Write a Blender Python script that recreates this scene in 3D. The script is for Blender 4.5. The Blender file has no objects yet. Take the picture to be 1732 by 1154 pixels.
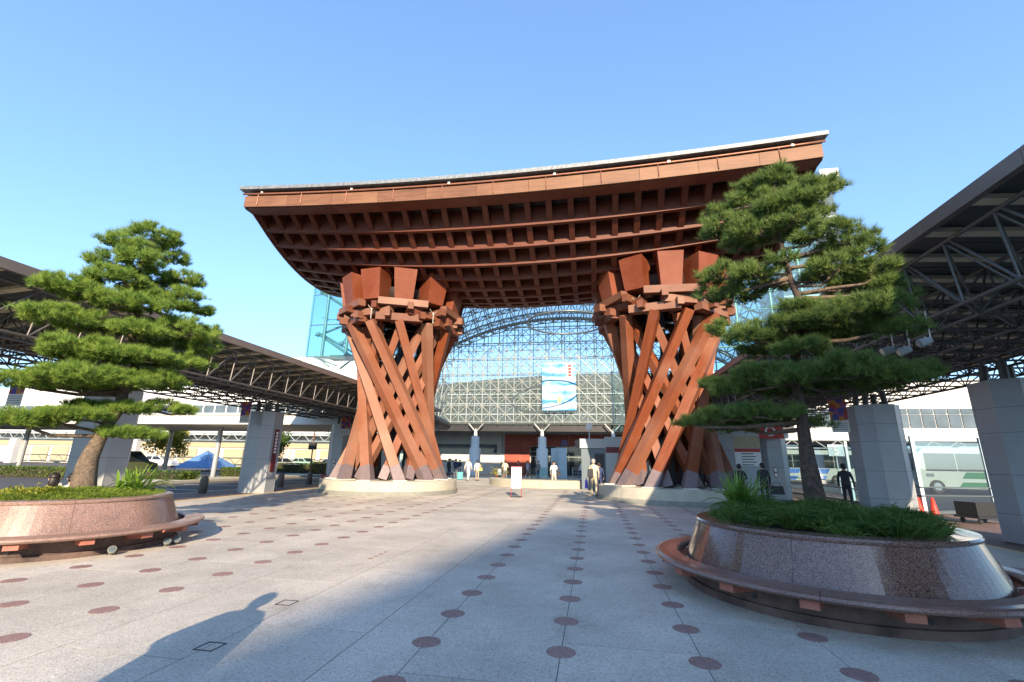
import bpy, bmesh, math, random
import numpy as np
from math import sin, cos, pi, radians, atan2, hypot, sqrt
from mathutils import Vector, Matrix

random.seed(7)
RNG = np.random.default_rng(7)
C = bpy.context.scene.collection
SC = bpy.context.scene

# ------------------------------------------------------------------ camera
CAM_H, F_PX, PW, PH = 1.6, 770.0, 1732, 1154
PITCH, YAW, ROLL = radians(14.73), radians(10.03), radians(1.0)
fw = np.array([-sin(YAW) * cos(PITCH), cos(YAW) * cos(PITCH), sin(PITCH)])
rt0 = np.array([cos(YAW), sin(YAW), 0.0]); up0 = np.cross(rt0, fw)
rt = rt0 * cos(ROLL) + up0 * sin(ROLL); up = -rt0 * sin(ROLL) + up0 * cos(ROLL)
cd = bpy.data.cameras.new('camera'); cam = bpy.data.objects.new('camera', cd); C.objects.link(cam)
cd.sensor_width = 36.0; cd.lens = F_PX / PW * 36.0; cd.clip_start = 0.05; cd.clip_end = 4000
M = Matrix.Identity(4)
for i in range(3):
    M[i][0], M[i][1], M[i][2] = rt[i], up[i], -fw[i]
M[0][3], M[1][3], M[2][3] = 0, 0, CAM_H
cam.matrix_world = M
SC.camera = cam

# ------------------------------------------------------------------ sky, sun, exposure
SUN_EL, SUN_AZ = radians(23), radians(15.5)          # azimuth measured from -Y towards +X
SUNV = Vector((sin(SUN_AZ) * cos(SUN_EL), -cos(SUN_AZ) * cos(SUN_EL), sin(SUN_EL)))
w = bpy.data.worlds.new('World'); SC.world = w; w.use_nodes = True
nt = w.node_tree; bg = nt.nodes['Background']
sk = nt.nodes.new('ShaderNodeTexSky'); sk.sky_type = 'NISHITA'; sk.sun_disc = False
sk.sun_elevation = SUN_EL; sk.sun_rotation = pi - SUN_AZ
sk.altitude = 20; sk.air_density = 1.0; sk.dust_density = 0.6; sk.ozone_density = 2.5
gm = nt.nodes.new('ShaderNodeGamma'); gm.inputs[1].default_value = .69          # even tone curve over the whole sky
mxw = nt.nodes.new('ShaderNodeMix'); mxw.data_type = 'RGBA'; mxw.blend_type = 'MULTIPLY'; mxw.inputs[0].default_value = 1; mxw.inputs[7].default_value = (.91, 1.18, 1.48, 1)
nt.links.new(sk.outputs[0], gm.inputs[0]); nt.links.new(gm.outputs[0], mxw.inputs[6]); nt.links.new(mxw.outputs[2], bg.inputs[0]); bg.inputs[1].default_value = 0.15
sd = bpy.data.lights.new('sun', 'SUN'); sun = bpy.data.objects.new('sun', sd); C.objects.link(sun)
sd.energy = 3.8; sd.angle = radians(0.53); sd.color = (1.0, 0.80, 0.57)
sun.rotation_euler = SUNV.to_track_quat('Z', 'Y').to_euler(); sun.location = (10, -20, 40)
vs = SC.view_settings; vs.view_transform = 'Standard'; vs.look = 'None'; vs.exposure = 1.4; vs.gamma = 1
vs.use_curve_mapping = False
SC.cycles.max_bounces = 6; SC.cycles.transparent_max_bounces = 24; SC.cycles.diffuse_bounces = 3
SC.cycles.caustics_reflective = False; SC.cycles.caustics_refractive = False

# pixel of the photograph -> point (a pixel gives a direction; distance comes from ground or the thing it touches)
def ray(x, y):
    d = fw * F_PX + rt * (x - PW / 2) - up * (y - PH / 2); return d / np.linalg.norm(d)
def ground(x, y, z=0.0):
    d = ray(x, y); return np.array([0, 0, CAM_H]) + d * ((z - CAM_H) / d[2])
def at_plane(x, y, P):
    d = ray(x, y); n = np.array([P[0], P[1]]); return np.array([0, 0, CAM_H]) + d * ((n @ n) / (d[:2] @ n))

# ------------------------------------------------------------------ mesh helpers
def own_axes(o, a, d, hint):
    d = Vector(d).normalized(); x = d.cross(Vector(hint)).normalized(); y = d.cross(x); Mw = Matrix(((x.x, y.x, d.x, a[0]), (x.y, y.y, d.y, a[1]), (x.z, y.z, d.z, a[2]), (0, 0, 0, 1)))
    o.data.transform(Mw.inverted()); o.matrix_basis = Mw; return o
class MB:
    def __init__(s): s.v = []; s.f = []; s.m = []
    def add(s, vs_, fs, m=0):
        k = len(s.v); s.v += [tuple(map(float, p)) for p in vs_]
        for f in fs: s.f.append(tuple(i + k for i in f)); s.m.append(m)
    def hexa(s, p, m=0):       # 4 bottom (ccw), 4 top
        s.add(p, [(3, 2, 1, 0), (4, 5, 6, 7), (0, 1, 5, 4), (1, 2, 6, 5), (2, 3, 7, 6), (3, 0, 4, 7)], m)
    def box(s, x0, x1, y0, y1, z0, z1, m=0):
        s.hexa([(x0, y0, z0), (x1, y0, z0), (x1, y1, z0), (x0, y1, z0), (x0, y0, z1), (x1, y0, z1), (x1, y1, z1), (x0, y1, z1)], m)
    def rbox(s, c, sx, sy, sz, a=0.0, m=0):   # centre of base, rotated about z
        ca, sa = cos(a), sin(a); P = []
        for z in (0, sz):
            for dx, dy in ((-1, -1), (1, -1), (1, 1), (-1, 1)):
                x, y = dx * sx / 2, dy * sy / 2
                P.append((c[0] + x * ca - y * sa, c[1] + x * sa + y * ca, c[2] + z))
        s.hexa(P, m)
    def beam(s, a, b, wd, ht, hint=(0, 0, 1), m=0, wd2=None, ht2=None):
        a, b = Vector(a), Vector(b); d = (b - a).normalized(); sdv = d.cross(Vector(hint)).normalized(); u = sdv.cross(d)
        w2 = wd2 or wd; h2 = ht2 or ht; P = []
        for (p, ww, hh) in ((a, wd, ht), (b, w2, h2)):
            P += [p - sdv * ww / 2 - u * hh / 2, p + sdv * ww / 2 - u * hh / 2, p + sdv * ww / 2 + u * hh / 2, p - sdv * ww / 2 + u * hh / 2]
        s.hexa(P, m)
    def tube(s, a, b, r, n=6, r2=None, caps=False, m=0):
        a, b = Vector(a), Vector(b); d = (b - a).normalized(); h = Vector((0, 0, 1)) if abs(d.z) < .9 else Vector((1, 0, 0))
        x = d.cross(h).normalized(); y = d.cross(x); r2 = r if r2 is None else r2; P = []
        for (p, rr) in ((a, r), (b, r2)):
            for i in range(n): t = 2 * pi * i / n; P.append(p + x * cos(t) * rr + y * sin(t) * rr)
        F = [(i, (i + 1) % n, n + (i + 1) % n, n + i) for i in range(n)]
        if caps: F += [tuple(range(n))[::-1], tuple(range(n, 2 * n))]
        s.add(P, F, m)
    def path(s, pts, rad, n=8, m=0, flat=1.0):
        pts = [Vector(p) for p in pts]; P = []; x = None
        for i, p in enumerate(pts):
            d = (pts[min(i + 1, len(pts) - 1)] - pts[max(i - 1, 0)]).normalized()
            if x is None:
                h = Vector((0, 0, 1)) if abs(d.z) < .9 else Vector((1, 0, 0)); x = d.cross(h).normalized()
            x = (x - d * x.dot(d)).normalized(); y = d.cross(x); r = rad[i] if hasattr(rad, '__len__') else rad
            for k in range(n): t = 2 * pi * k / n; P.append(p + x * cos(t) * r + y * sin(t) * r * flat)
        L = len(pts); F = [(i * n + k, i * n + (k + 1) % n, (i + 1) * n + (k + 1) % n, (i + 1) * n + k) for i in range(L - 1) for k in range(n)]
        F += [tuple(range(n))[::-1], tuple(range((L - 1) * n, L * n))]
        s.add(P, F, m)
    def lathe(s, prof, c, a0=0, a1=2 * pi, n=48, m=0, closed=False):
        full = abs(a1 - a0 - 2 * pi) < 1e-6; N = n if full else n + 1; P = []
        for i in range(N):
            t = a0 + (a1 - a0) * i / n
            for (r, z) in prof: P.append((c[0] + r * cos(t), c[1] + r * sin(t), c[2] + z))
        L = len(prof); F = []
        for i in range(n):
            j = (i + 1) % N
            for k in range(L if closed else L - 1):
                q = (k + 1) % L; F.append((i * L + k, j * L + k, j * L + q, i * L + q))
        if closed and not full: F += [tuple(range(L)), tuple(range(n * L, n * L + L))[::-1]]
        s.add(P, F, m)
    def prism(s, poly, z0, z1, m=0):
        n = len(poly); s.add([(x, y, z0) for x, y in poly] + [(x, y, z1) for x, y in poly],
            [tuple(range(n))[::-1], tuple(range(n, 2 * n))] + [(i, (i + 1) % n, n + (i + 1) % n, n + i) for i in range(n)], m)
    def ell(s, c, rx, ry, rz, nu=12, nv=8, m=0, z0=-1.0):
        P = []; F = []
        for j in range(nv + 1):
            ph = -pi / 2 + pi * j / nv; zz = max(sin(ph), z0)
            for i in range(nu):
                t = 2 * pi * i / nu; P.append((c[0] + rx * cos(t) * cos(ph), c[1] + ry * sin(t) * cos(ph), c[2] + rz * zz))
        for j in range(nv):
            for i in range(nu): F.append((j * nu + i, j * nu + (i + 1) % nu, (j + 1) * nu + (i + 1) % nu, (j + 1) * nu + i))
        s.add(P, F, m)
    def mesh(s, name, mats, smooth=False):
        me = bpy.data.meshes.new(name); me.from_pydata(s.v, [], s.f)
        for mm in (mats if isinstance(mats, (list, tuple)) else [mats]): me.materials.append(mm)
        if any(s.m): me.polygons.foreach_set('material_index', s.m)
        if smooth: me.polygons.foreach_set('use_smooth', [True] * len(me.polygons))
        me.update(); return me
    def build(s, name, mats, parent=None, smooth=False): return link(name, s.mesh(name, mats, smooth), parent)

INV = {}
def link(name, me, parent=None):
    o = bpy.data.objects.new(name, me); C.objects.link(o)
    if parent is not None:
        o.parent = parent
        if parent.name in INV: o.matrix_parent_inverse = INV[parent.name]
    return o
def tag(o, label=None, cat=None, group=None, kind=None):
    if label: o['label'] = label
    if cat: o['category'] = cat
    if group: o['group'] = group
    if kind: o['kind'] = kind
    return o
def thing(name, label, cat, loc=(0, 0, 0), rz=0.0, group=None, world=False, parent=None):
    """Empty at the thing's base. world=True: its parts are given in world coordinates."""
    o = bpy.data.objects.new(name, None); C.objects.link(o); o.empty_display_size = .2
    o.location = loc; o.rotation_euler = (0, 0, rz)
    if parent is not None:
        o.parent = parent
        if parent.name in INV: o.matrix_parent_inverse = INV[parent.name]
    if world: INV[o.name] = Matrix.Translation(-Vector(loc))
    if label: tag(o, label, cat, group, 'thing')
    return o
def children(o): return [x for x in bpy.data.objects if x.parent == o]
def copy_tree(o, loc, rz, label=None, scale=None):
    kids = KIDS.get(o.name)
    if kids is None: kids = KIDS[o.name] = [(ch, children(ch)) for ch in children(o)]
    r = o.copy(); C.objects.link(r); r.location = loc; r.rotation_euler = (0, 0, rz)
    if scale: r.scale = (scale,) * 3
    if label: r['label'] = label
    for ch, gs in kids:
        c = ch.copy(); C.objects.link(c); c.parent = r
        for g in gs: d = g.copy(); C.objects.link(d); d.parent = c
    return r
KIDS = {}
def tri_mesh(name, V, mat, per=3):
    n = len(V) // per; me = bpy.data.meshes.new(name); me.vertices.add(len(V)); me.vertices.foreach_set('co', np.asarray(V, np.float32).ravel())
    me.loops.add(n * per); me.loops.foreach_set('vertex_index', np.arange(n * per, dtype=np.int32))
    me.polygons.add(n); me.polygons.foreach_set('loop_start', np.arange(0, n * per, per, dtype=np.int32)); me.polygons.foreach_set('loop_total', np.full(n, per, np.int32))
    me.materials.append(mat); me.update(calc_edges=True); return me
def unit(v): return v / np.maximum(np.linalg.norm(v, axis=-1, keepdims=True), 1e-9)
def needles(P, D, n, ln, wd, spread, rng):
    """n thin triangles per tuft at points P along D"""
    N = len(P); d = unit(np.repeat(D, n, 0) + rng.normal(0, spread, (N * n, 3))); p = np.repeat(P, n, 0)
    sdv = unit(np.cross(d, rng.normal(0, 1, (N * n, 3)))); L = ln * rng.uniform(.7, 1.15, (N * n, 1))
    V = np.empty((N * n, 3, 3)); V[:, 0] = p - sdv * wd / 2; V[:, 1] = p + sdv * wd / 2; V[:, 2] = p + d * L
    return V.reshape(-1, 3)
def leaves(P, D, size, rng, jitter=.8):
    """one leaf-shaped quad (diamond) per point"""
    N = len(P); d = unit(D + rng.normal(0, jitter, (N, 3))); sdv = unit(np.cross(d, rng.normal(0, 1, (N, 3)))); s_ = size * rng.uniform(.6, 1.3, (N, 1))
    V = np.empty((N, 4, 3)); V[:, 0] = P; V[:, 1] = P + d * s_ * .5 + sdv * s_ * .3; V[:, 2] = P + d * s_; V[:, 3] = P + d * s_ * .5 - sdv * s_ * .3
    return V.reshape(-1, 3)

# ------------------------------------------------------------------ materials
def nmat(name):
    m = bpy.data.materials.new(name); m.use_nodes = True; b = m.node_tree.nodes['Principled BSDF']; return m, m.node_tree, b
def plain(name, col, rough=.6, metal=0.0, var=.12, scale=3.0, bump=0.0, bscale=60.0, emit=None, coat=0.0):
    m, t, b = nmat(name); N, L = t.nodes, t.links
    tc = N.new('ShaderNodeTexCoord'); no = N.new('ShaderNodeTexNoise'); no.inputs['Scale'].default_value = scale; no.inputs['Detail'].default_value = 6; no.inputs['Roughness'].default_value = .65
    L.new(tc.outputs['Object'], no.inputs['Vector'])
    cr = N.new('ShaderNodeValToRGB'); e = cr.color_ramp.elements
    e[0].position, e[1].position = .3, .7
    e[0].color = (*[c * (1 - var) for c in col], 1); e[1].color = (*[min(1, c * (1 + var)) for c in col], 1)
    L.new(no.outputs['Fac'], cr.inputs['Fac']); L.new(cr.outputs['Color'], b.inputs['Base Color'])
    b.inputs['Roughness'].default_value = rough; b.inputs['Metallic'].default_value = metal
    if coat: b.inputs['Coat Weight'].default_value = coat; b.inputs['Coat Roughness'].default_value = .05
    if bump:
        n2 = N.new('ShaderNodeTexNoise'); n2.inputs['Scale'].default_value = bscale; n2.inputs['Detail'].default_value = 4; L.new(tc.outputs['Object'], n2.inputs['Vector'])
        bp = N.new('ShaderNodeBump'); bp.inputs['Strength'].default_value = bump; bp.inputs['Distance'].default_value = .02; L.new(n2.outputs['Fac'], bp.inputs['Height']); L.new(bp.outputs['Normal'], b.inputs['Normal'])
    if emit: b.inputs['Emission Color'].default_value = (*emit[0], 1); b.inputs['Emission Strength'].default_value = emit[1]
    return m
def wood(name, dark, light, stretch, rough=.55, rnd=.5, weather=None):
    m, t, b = nmat(name); N, L = t.nodes, t.links
    tc = N.new('ShaderNodeTexCoord'); mp = N.new('ShaderNodeMapping'); mp.inputs['Scale'].default_value = stretch
    oi = N.new('ShaderNodeObjectInfo'); va = N.new('ShaderNodeVectorMath'); va.operation = 'MULTIPLY_ADD'; va.inputs[1].default_value = (37, 23, 51); L.new(oi.outputs['Random'], va.inputs[0]); L.new(tc.outputs['Object'], va.inputs[2]); L.new(va.outputs[0], mp.inputs['Vector'])
    no = N.new('ShaderNodeTexNoise'); no.inputs['Scale'].default_value = 1.0; no.inputs['Detail'].default_value = 8; no.inputs['Roughness'].default_value = .7; no.inputs['Distortion'].default_value = .6; L.new(mp.outputs['Vector'], no.inputs['Vector'])
    big = N.new('ShaderNodeTexNoise'); big.inputs['Scale'].default_value = .55; big.inputs['Detail'].default_value = 3; L.new(va.outputs[0], big.inputs['Vector'])
    cr = N.new('ShaderNodeValToRGB'); e = cr.color_ramp.elements; e[0].position, e[1].position = .32, .72; e[0].color = (*dark, 1); e[1].color = (*light, 1)
    L.new(no.outputs['Fac'], cr.inputs['Fac'])
    wc = weather or tuple(min(1, c * 1.35 + .05) for c in light)
    mx = N.new('ShaderNodeMix'); mx.data_type = 'RGBA'; mx.inputs[7].default_value = (*wc, 1)
    # weathering: per-piece amount plus patches
    ma = N.new('ShaderNodeMath'); ma.operation = 'MULTIPLY_ADD'; ma.inputs[1].default_value = rnd; ma.inputs[2].default_value = -.25 * rnd; L.new(oi.outputs['Random'], ma.inputs[0])
    mb = N.new('ShaderNodeMapRange'); mb.inputs[1].default_value = .42; mb.inputs[2].default_value = .75; mb.inputs[3].default_value = 0; mb.inputs[4].default_value = .45; L.new(big.outputs['Fac'], mb.inputs[0])
    ad = N.new('ShaderNodeMath'); ad.operation = 'ADD'; ad.use_clamp = True; L.new(ma.outputs[0], ad.inputs[0]); L.new(mb.outputs[0], ad.inputs[1])
    L.new(ad.outputs[0], mx.inputs[0]); L.new(cr.outputs['Color'], mx.inputs[6]); L.new(mx.outputs[2], b.inputs['Base Color'])
    bp = N.new('ShaderNodeBump'); bp.inputs['Strength'].default_value = .25; bp.inputs['Distance'].default_value = .01; L.new(no.outputs['Fac'], bp.inputs['Height']); L.new(bp.outputs['Normal'], b.inputs['Normal'])
    b.inputs['Roughness'].default_value = rough; b.inputs['Specular IOR Level'].default_value = .3
    return m
def speckle(name, cols, scale, rough, coat=0.0, stain=.25, bump=0.0, stain_scale=.5, spots=False):
    """stone of many grains: voronoi cells coloured through a ramp, plus stains"""
    m, t, b = nmat(name); N, L = t.nodes, t.links
    tc = N.new('ShaderNodeTexCoord'); vo = N.new('ShaderNodeTexVoronoi'); vo.inputs['Scale'].default_value = scale; L.new(tc.outputs['Object'], vo.inputs['Vector'])
    sp = N.new('ShaderNodeSeparateColor'); L.new(vo.outputs['Color'], sp.inputs[0])
    cr = N.new('ShaderNodeValToRGB'); cr.color_ramp.interpolation = 'CONSTANT'; el = cr.color_ramp.elements
    for i, (p, c) in enumerate(cols):
        x = el[i] if i < 2 else el.new(p); x.position = p; x.color = (*c, 1)
    L.new(sp.outputs[0], cr.inputs['Fac'])
    no = N.new('ShaderNodeTexNoise'); no.inputs['Scale'].default_value = stain_scale; no.inputs['Detail'].default_value = 7; no.inputs['Roughness'].default_value = .62; L.new(tc.outputs['Object'], no.inputs['Vector'])
    mr = N.new('ShaderNodeMapRange'); mr.inputs[1].default_value = .35; mr.inputs[2].default_value = .7; mr.inputs[3].default_value = 1 - stain; mr.inputs[4].default_value = 1.06; L.new(no.outputs['Fac'], mr.inputs[0])
    oi = N.new('ShaderNodeObjectInfo'); m2 = N.new('ShaderNodeMath'); m2.operation = 'MULTIPLY_ADD'; m2.inputs[1].default_value = .13; m2.inputs[2].default_value = .92; L.new(oi.outputs['Random'], m2.inputs[0])
    m3 = N.new('ShaderNodeMath'); m3.operation = 'MULTIPLY'; L.new(mr.outputs[0], m3.inputs[0]); L.new(m2.outputs[0], m3.inputs[1])
    mx = N.new('ShaderNodeMix'); mx.data_type = 'RGBA'; mx.blend_type = 'MULTIPLY'; mx.inputs[0].default_value = 1; L.new(cr.outputs['Color'], mx.inputs[6]); L.new(m3.outputs[0], mx.inputs[7])
    if spots:
        v2 = N.new('ShaderNodeTexVoronoi'); v2.inputs['Scale'].default_value = 1.15; L.new(tc.outputs['Object'], v2.inputs['Vector']); s2 = N.new('ShaderNodeMapRange'); s2.inputs[1].default_value = .012; s2.inputs[2].default_value = .03; s2.inputs[3].default_value = .45; s2.inputs[4].default_value = 1; L.new(v2.outputs['Distance'], s2.inputs[0])
        n3 = N.new('ShaderNodeTexNoise'); n3.inputs['Scale'].default_value = 1.6; n3.inputs['Detail'].default_value = 8; n3.inputs['Roughness'].default_value = .7; L.new(tc.outputs['Object'], n3.inputs['Vector']); s3 = N.new('ShaderNodeMapRange'); s3.inputs[1].default_value = .30; s3.inputs[2].default_value = .46; s3.inputs[3].default_value = .80; s3.inputs[4].default_value = 1; L.new(n3.outputs['Fac'], s3.inputs[0])
        m4 = N.new('ShaderNodeMath'); m4.operation = 'MULTIPLY'; L.new(s2.outputs[0], m4.inputs[0]); L.new(s3.outputs[0], m4.inputs[1]); mm = N.new('ShaderNodeMix'); mm.data_type = 'RGBA'; mm.blend_type = 'MULTIPLY'; mm.inputs[0].default_value = 1; L.new(mx.outputs[2], mm.inputs[6]); L.new(m4.outputs[0], mm.inputs[7]); mx = mm
    L.new(mx.outputs[2], b.inputs['Base Color']); b.inputs['Roughness'].default_value = rough
    if coat: b.inputs['Coat Weight'].default_value = coat; b.inputs['Coat Roughness'].default_value = .04
    if bump:
        bp = N.new('ShaderNodeBump'); bp.inputs['Strength'].default_value = bump; bp.inputs['Distance'].default_value = .004; L.new(sp.outputs[1], bp.inputs['Height']); L.new(bp.outputs['Normal'], b.inputs['Normal'])
    return m
def leafmat(name, c0, c1, scale=2.5, trans=.35):
    m, t, b = nmat(name); N, L = t.nodes, t.links
    tc = N.new('ShaderNodeTexCoord'); no = N.new('ShaderNodeTexNoise'); no.inputs['Scale'].default_value = scale; no.inputs['Detail'].default_value = 5; L.new(tc.outputs['Object'], no.inputs['Vector'])
    cr = N.new('ShaderNodeValToRGB'); e = cr.color_ramp.elements; e[0].position, e[1].position = .35, .68; e[0].color = (*c0, 1); e[1].color = (*c1, 1); L.new(no.outputs['Fac'], cr.inputs['Fac'])
    L.new(cr.outputs['Color'], b.inputs['Base Color']); b.inputs['Roughness'].default_value = .55; b.inputs['Specular IOR Level'].default_value = .3
    tr = N.new('ShaderNodeBsdfTranslucent'); L.new(cr.outputs['Color'], tr.inputs['Color']); ms = N.new('ShaderNodeMixShader'); ms.inputs[0].default_value = trans
    L.new(b.outputs[0], ms.inputs[1]); L.new(tr.outputs[0], ms.inputs[2]); L.new(ms.outputs[0], N['Material Output'].inputs[0]); return m
def glassmat(name, tint, refl=.08, rough=.02, haze=0.0):
    m, t, b = nmat(name); N, L = t.nodes, t.links
    tr = N.new('ShaderNodeBsdfTransparent'); tr.inputs[0].default_value = (*tint, 1); gl = N.new('ShaderNodeBsdfGlossy'); gl.inputs['Roughness'].default_value = rough
    lw = N.new('ShaderNodeLayerWeight'); lw.inputs[0].default_value = .25; mr = N.new('ShaderNodeMapRange'); mr.inputs[3].default_value = refl; mr.inputs[4].default_value = .4; L.new(lw.outputs['Fresnel'], mr.inputs[0])
    ms = N.new('ShaderNodeMixShader'); L.new(mr.outputs[0], ms.inputs[0]); L.new(tr.outputs[0], ms.inputs[1]); L.new(gl.outputs[0], ms.inputs[2]); out = ms
    if haze:  # whitish haze put into the panes to grey the view through them
        df = N.new('ShaderNodeBsdfTranslucent'); df.inputs[0].default_value = (.8, .85, .85, 1); dd = N.new('ShaderNodeBsdfDiffuse'); dd.inputs[0].default_value = (.6, .64, .64, 1); a_ = N.new('ShaderNodeMixShader'); L.new(df.outputs[0], a_.inputs[1]); L.new(dd.outputs[0], a_.inputs[2]); out = N.new('ShaderNodeMixShader'); out.inputs[0].default_value = haze; L.new(ms.outputs[0], out.inputs[1]); L.new(a_.outputs[0], out.inputs[2])
    L.new(out.outputs[0], N['Material Output'].inputs[0]); return m

MT = {}
MT['post'] = wood('post_timber', (.14, .033, .011), (.25, .066, .022), (16, 16, .7), rnd=.85, weather=(.36, .20, .135))
MT['beam'] = wood('beam_timber', (.10, .027, .012), (.18, .053, .024), (3, 3, 9), rnd=.6, weather=(.28, .15, .10))
MT['block'] = wood('block_timber', (.135, .029, .010), (.20, .048, .017), (5, 5, 9), rnd=.15)
MT['fascia'] = wood('fascia_timber', (.085, .035, .022), (.24, .105, .052), (.9, 7, 16), rnd=.4, weather=(.31, .165, .085))
MT['rib'] = wood('rib_timber', (.085, .022, .011), (.145, .038, .019), (2, 2, 8), rnd=.25, weather=(.18,.06,.035))
MT['lowboard'] = wood('lower_fascia_timber', (.11, .03, .015), (.17, .05, .026), (1, 6, 6), rnd=.2)
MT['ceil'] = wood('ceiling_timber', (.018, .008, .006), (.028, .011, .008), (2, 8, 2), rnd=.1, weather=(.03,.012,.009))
MT['shoe'] = plain('shoe_metal', (.19, .145, .15), .6, .2, .15, 6)
MT['plate'] = plain('plate_steel', (.62, .58, .52), .5, .2, .08, 5)
MT['darksteel'] = plain('dark_steel', (.035, .036, .04), .5, .4)
MT['roofmetal'] = plain('roof_metal', (.19, .21, .22), .55, .3, .4, 7)
MT['copper'] = plain('brown_pipe', (.28, .12, .075), .45, .3, .15, 4)
MT['concrete'] = plain('base_stone', (.44, .41, .33), .75, 0, .12, 2.2, .15, 90)
MT['concrete_dark'] = plain('base_kerb_stone', (.22, .22, .19), .8, 0, .2, 3, .2, 60)
MT['paving'] = speckle('terrazzo_paving', [(0, (.40, .37, .315)), (.15, (.56, .51, .435)), (.5, (.63, .575, .49)), (.85, (.72, .66, .57))], 95, .62, 0, .30, .2, .55, True)
MT['joint'] = plain('paving_joint', (.09, .085, .08), .9)
MT['dot'] = speckle('red_terrazzo', [(0, (.24, .14, .125)), (.4, (.34, .205, .18)), (.85, (.42, .30, .27))], 140, .6, 0, .2)
MT['asphalt'] = plain('asphalt', (.06, .06, .063), .85, 0, .25, .8, .3, 160)
MT['redpave'] = speckle('brown_paving', [(0, (.16, .10, .085)), (.4, (.22, .145, .12)), (.85, (.28, .2, .17))], 60, .75, 0, .3)
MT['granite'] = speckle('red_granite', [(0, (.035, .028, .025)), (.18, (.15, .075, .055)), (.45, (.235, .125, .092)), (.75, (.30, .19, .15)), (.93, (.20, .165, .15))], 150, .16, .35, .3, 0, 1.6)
MT['granite_sunlit'] = speckle('sunlit_red_granite', [(0, (.10, .075, .065)), (.18, (.27, .15, .11)), (.45, (.36, .21, .155)), (.75, (.42, .285, .225)), (.93, (.30, .25, .22))], 150, .32, .15, .3, 0, 1.6)  # same granite lightened: full sun on this planter is put into the colour
MT['granite2_sunlit'] = speckle('sunlit_granite_bench', [(0, (.15, .10, .085)), (.16, (.30, .175, .13)), (.45, (.38, .23, .175)), (.75, (.44, .31, .25))], 170, .4, .1, .3, 0, 1.6)  # bench granite lightened likewise, sunlight put into its colour
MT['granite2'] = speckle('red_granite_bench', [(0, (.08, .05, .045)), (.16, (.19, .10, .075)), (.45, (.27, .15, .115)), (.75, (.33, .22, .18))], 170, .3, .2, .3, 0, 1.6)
MT['bracket'] = plain('bracket_stone', (.36, .13, .09), .7, 0, .15, 8)
MT['plinth'] = plain('plinth_stone', (.11, .072, .06), .8, 0, .6, 3, .2, 50)
MT['soil'] = plain('soil', (.05, .04, .025), .95, 0, .4, 12, .5, 40)
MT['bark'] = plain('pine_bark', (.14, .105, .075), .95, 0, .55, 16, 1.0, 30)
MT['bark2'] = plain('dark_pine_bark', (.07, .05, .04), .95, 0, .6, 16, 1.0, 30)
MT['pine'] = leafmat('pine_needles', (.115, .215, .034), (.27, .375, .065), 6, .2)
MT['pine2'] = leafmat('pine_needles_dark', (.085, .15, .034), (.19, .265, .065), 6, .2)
MT['grass'] = leafmat('ground_cover', (.11, .18, .02), (.24, .32, .05), 3, .35)
MT['grass2'] = leafmat('lily_turf', (.045, .10, .018), (.12, .20, .04), 3, .3)
MT['strap'] = leafmat('strap_leaf', (.13, .25, .03), (.26, .40, .06), 4, .35)
MT['strap2'] = leafmat('strap_leaf_dark', (.10, .22, .03), (.24, .38, .08), 4, .35)
MT['hedge'] = leafmat('hedge_leaf', (.05, .10, .015), (.15, .21, .035), 1.5, .3)
MT['hedgey'] = leafmat('yellow_hedge_leaf', (.18, .2, .02), (.36, .33, .04), 1.5, .3)
MT['column'] = plain('column_panel', (.34, .36, .375), .4, .1, .08, 1.5)
MT['column_edge'] = plain('column_trim', (.62, .64, .66), .4, .4)
MT['truss'] = plain('truss_steel', (.125, .118, .112), .5, .4, .12, 3)
MT['eave'] = plain('eave_metal', (.20, .165, .15), .5, .3, .12, 2)
MT['canopy'] = plain('canopy_sheet', (.06, .075, .075), .35, .2, .2, 1.0)
MT['purlin'] = plain('purlin_cream', (.74, .68, .50), .6, 0, .1, 2)
MT['white'] = plain('white_paint', (.78, .78, .76), .5, 0, .05, 1)
MT['offwhite'] = plain('offwhite_wall', (.66, .64, .60), .7, 0, .07, .6)
MT['greywall'] = plain('grey_wall', (.40, .44, .46), .6, 0, .08, .7)
MT['slate'] = plain('slate_blue_panel', (.11, .15, .18), .5, .1, .1, 1)
MT['paleblue'] = plain('pale_blue_panel', (.42, .54, .62), .5, .1, .08, 1)
MT['redwall'] = plain('red_wall', (.36, .075, .045), .55, 0, .2, 1.2)
MT['redsign'] = plain('red_sign', (.42, .035, .03), .5)
MT['darkred'] = plain('dark_red_sign', (.13, .012, .018), .5)
MT['darkglass'] = plain('dark_glazing', (.03, .04, .045), .08, 0, .3, .6)
MT['window'] = plain('window_glazing', (.10, .13, .15), .06, 0, .3, .4)
MT['frame'] = plain('steel_frame_pale', (.36, .395, .385), .4, .3, .08, 1)
MT['frame_dk'] = plain('steel_frame_grey', (.15, .18, .185), .4, .4, .1, 1)
MT['green'] = plain('green_steel', (.20, .30, .275), .4, .2, .08, 1)
MT['hallgrey'] = plain('hall_cladding', (.05, .066, .062), .6, .1, .5, .35)
MT['glass_wall'] = glassmat('wall_glass', (.80, .88, .86), .03, haze=.06)
MT['darkgreen'] = plain('dark_green_panel', (.05, .16, .13), .5)
MT['glass'] = glassmat('clear_glass', (.76, .85, .83), .03, haze=.17)
MT['glass_teal'] = glassmat('teal_glass', (.72, .90, .92), .05)
MT['glass_screen'] = glassmat('screen_glass', (.80, .90, .90), .03)
MT['asphalt_line'] = plain('white_road_paint', (.7, .7, .68), .7)
MT['yellow'] = plain('yellow_tactile', (.66, .48, .20), .75, 0, .15, 4)
MT['black'] = plain('black_rubber', (.02, .02, .02), .6)
MT['chrome'] = plain('chrome', (.6, .6, .62), .2, .9)
MT['carglass'] = plain('car_glass', (.02, .025, .03), .05)
MT['lamp'] = plain('lamp_lens', (.75, .75, .72), .15)
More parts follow.
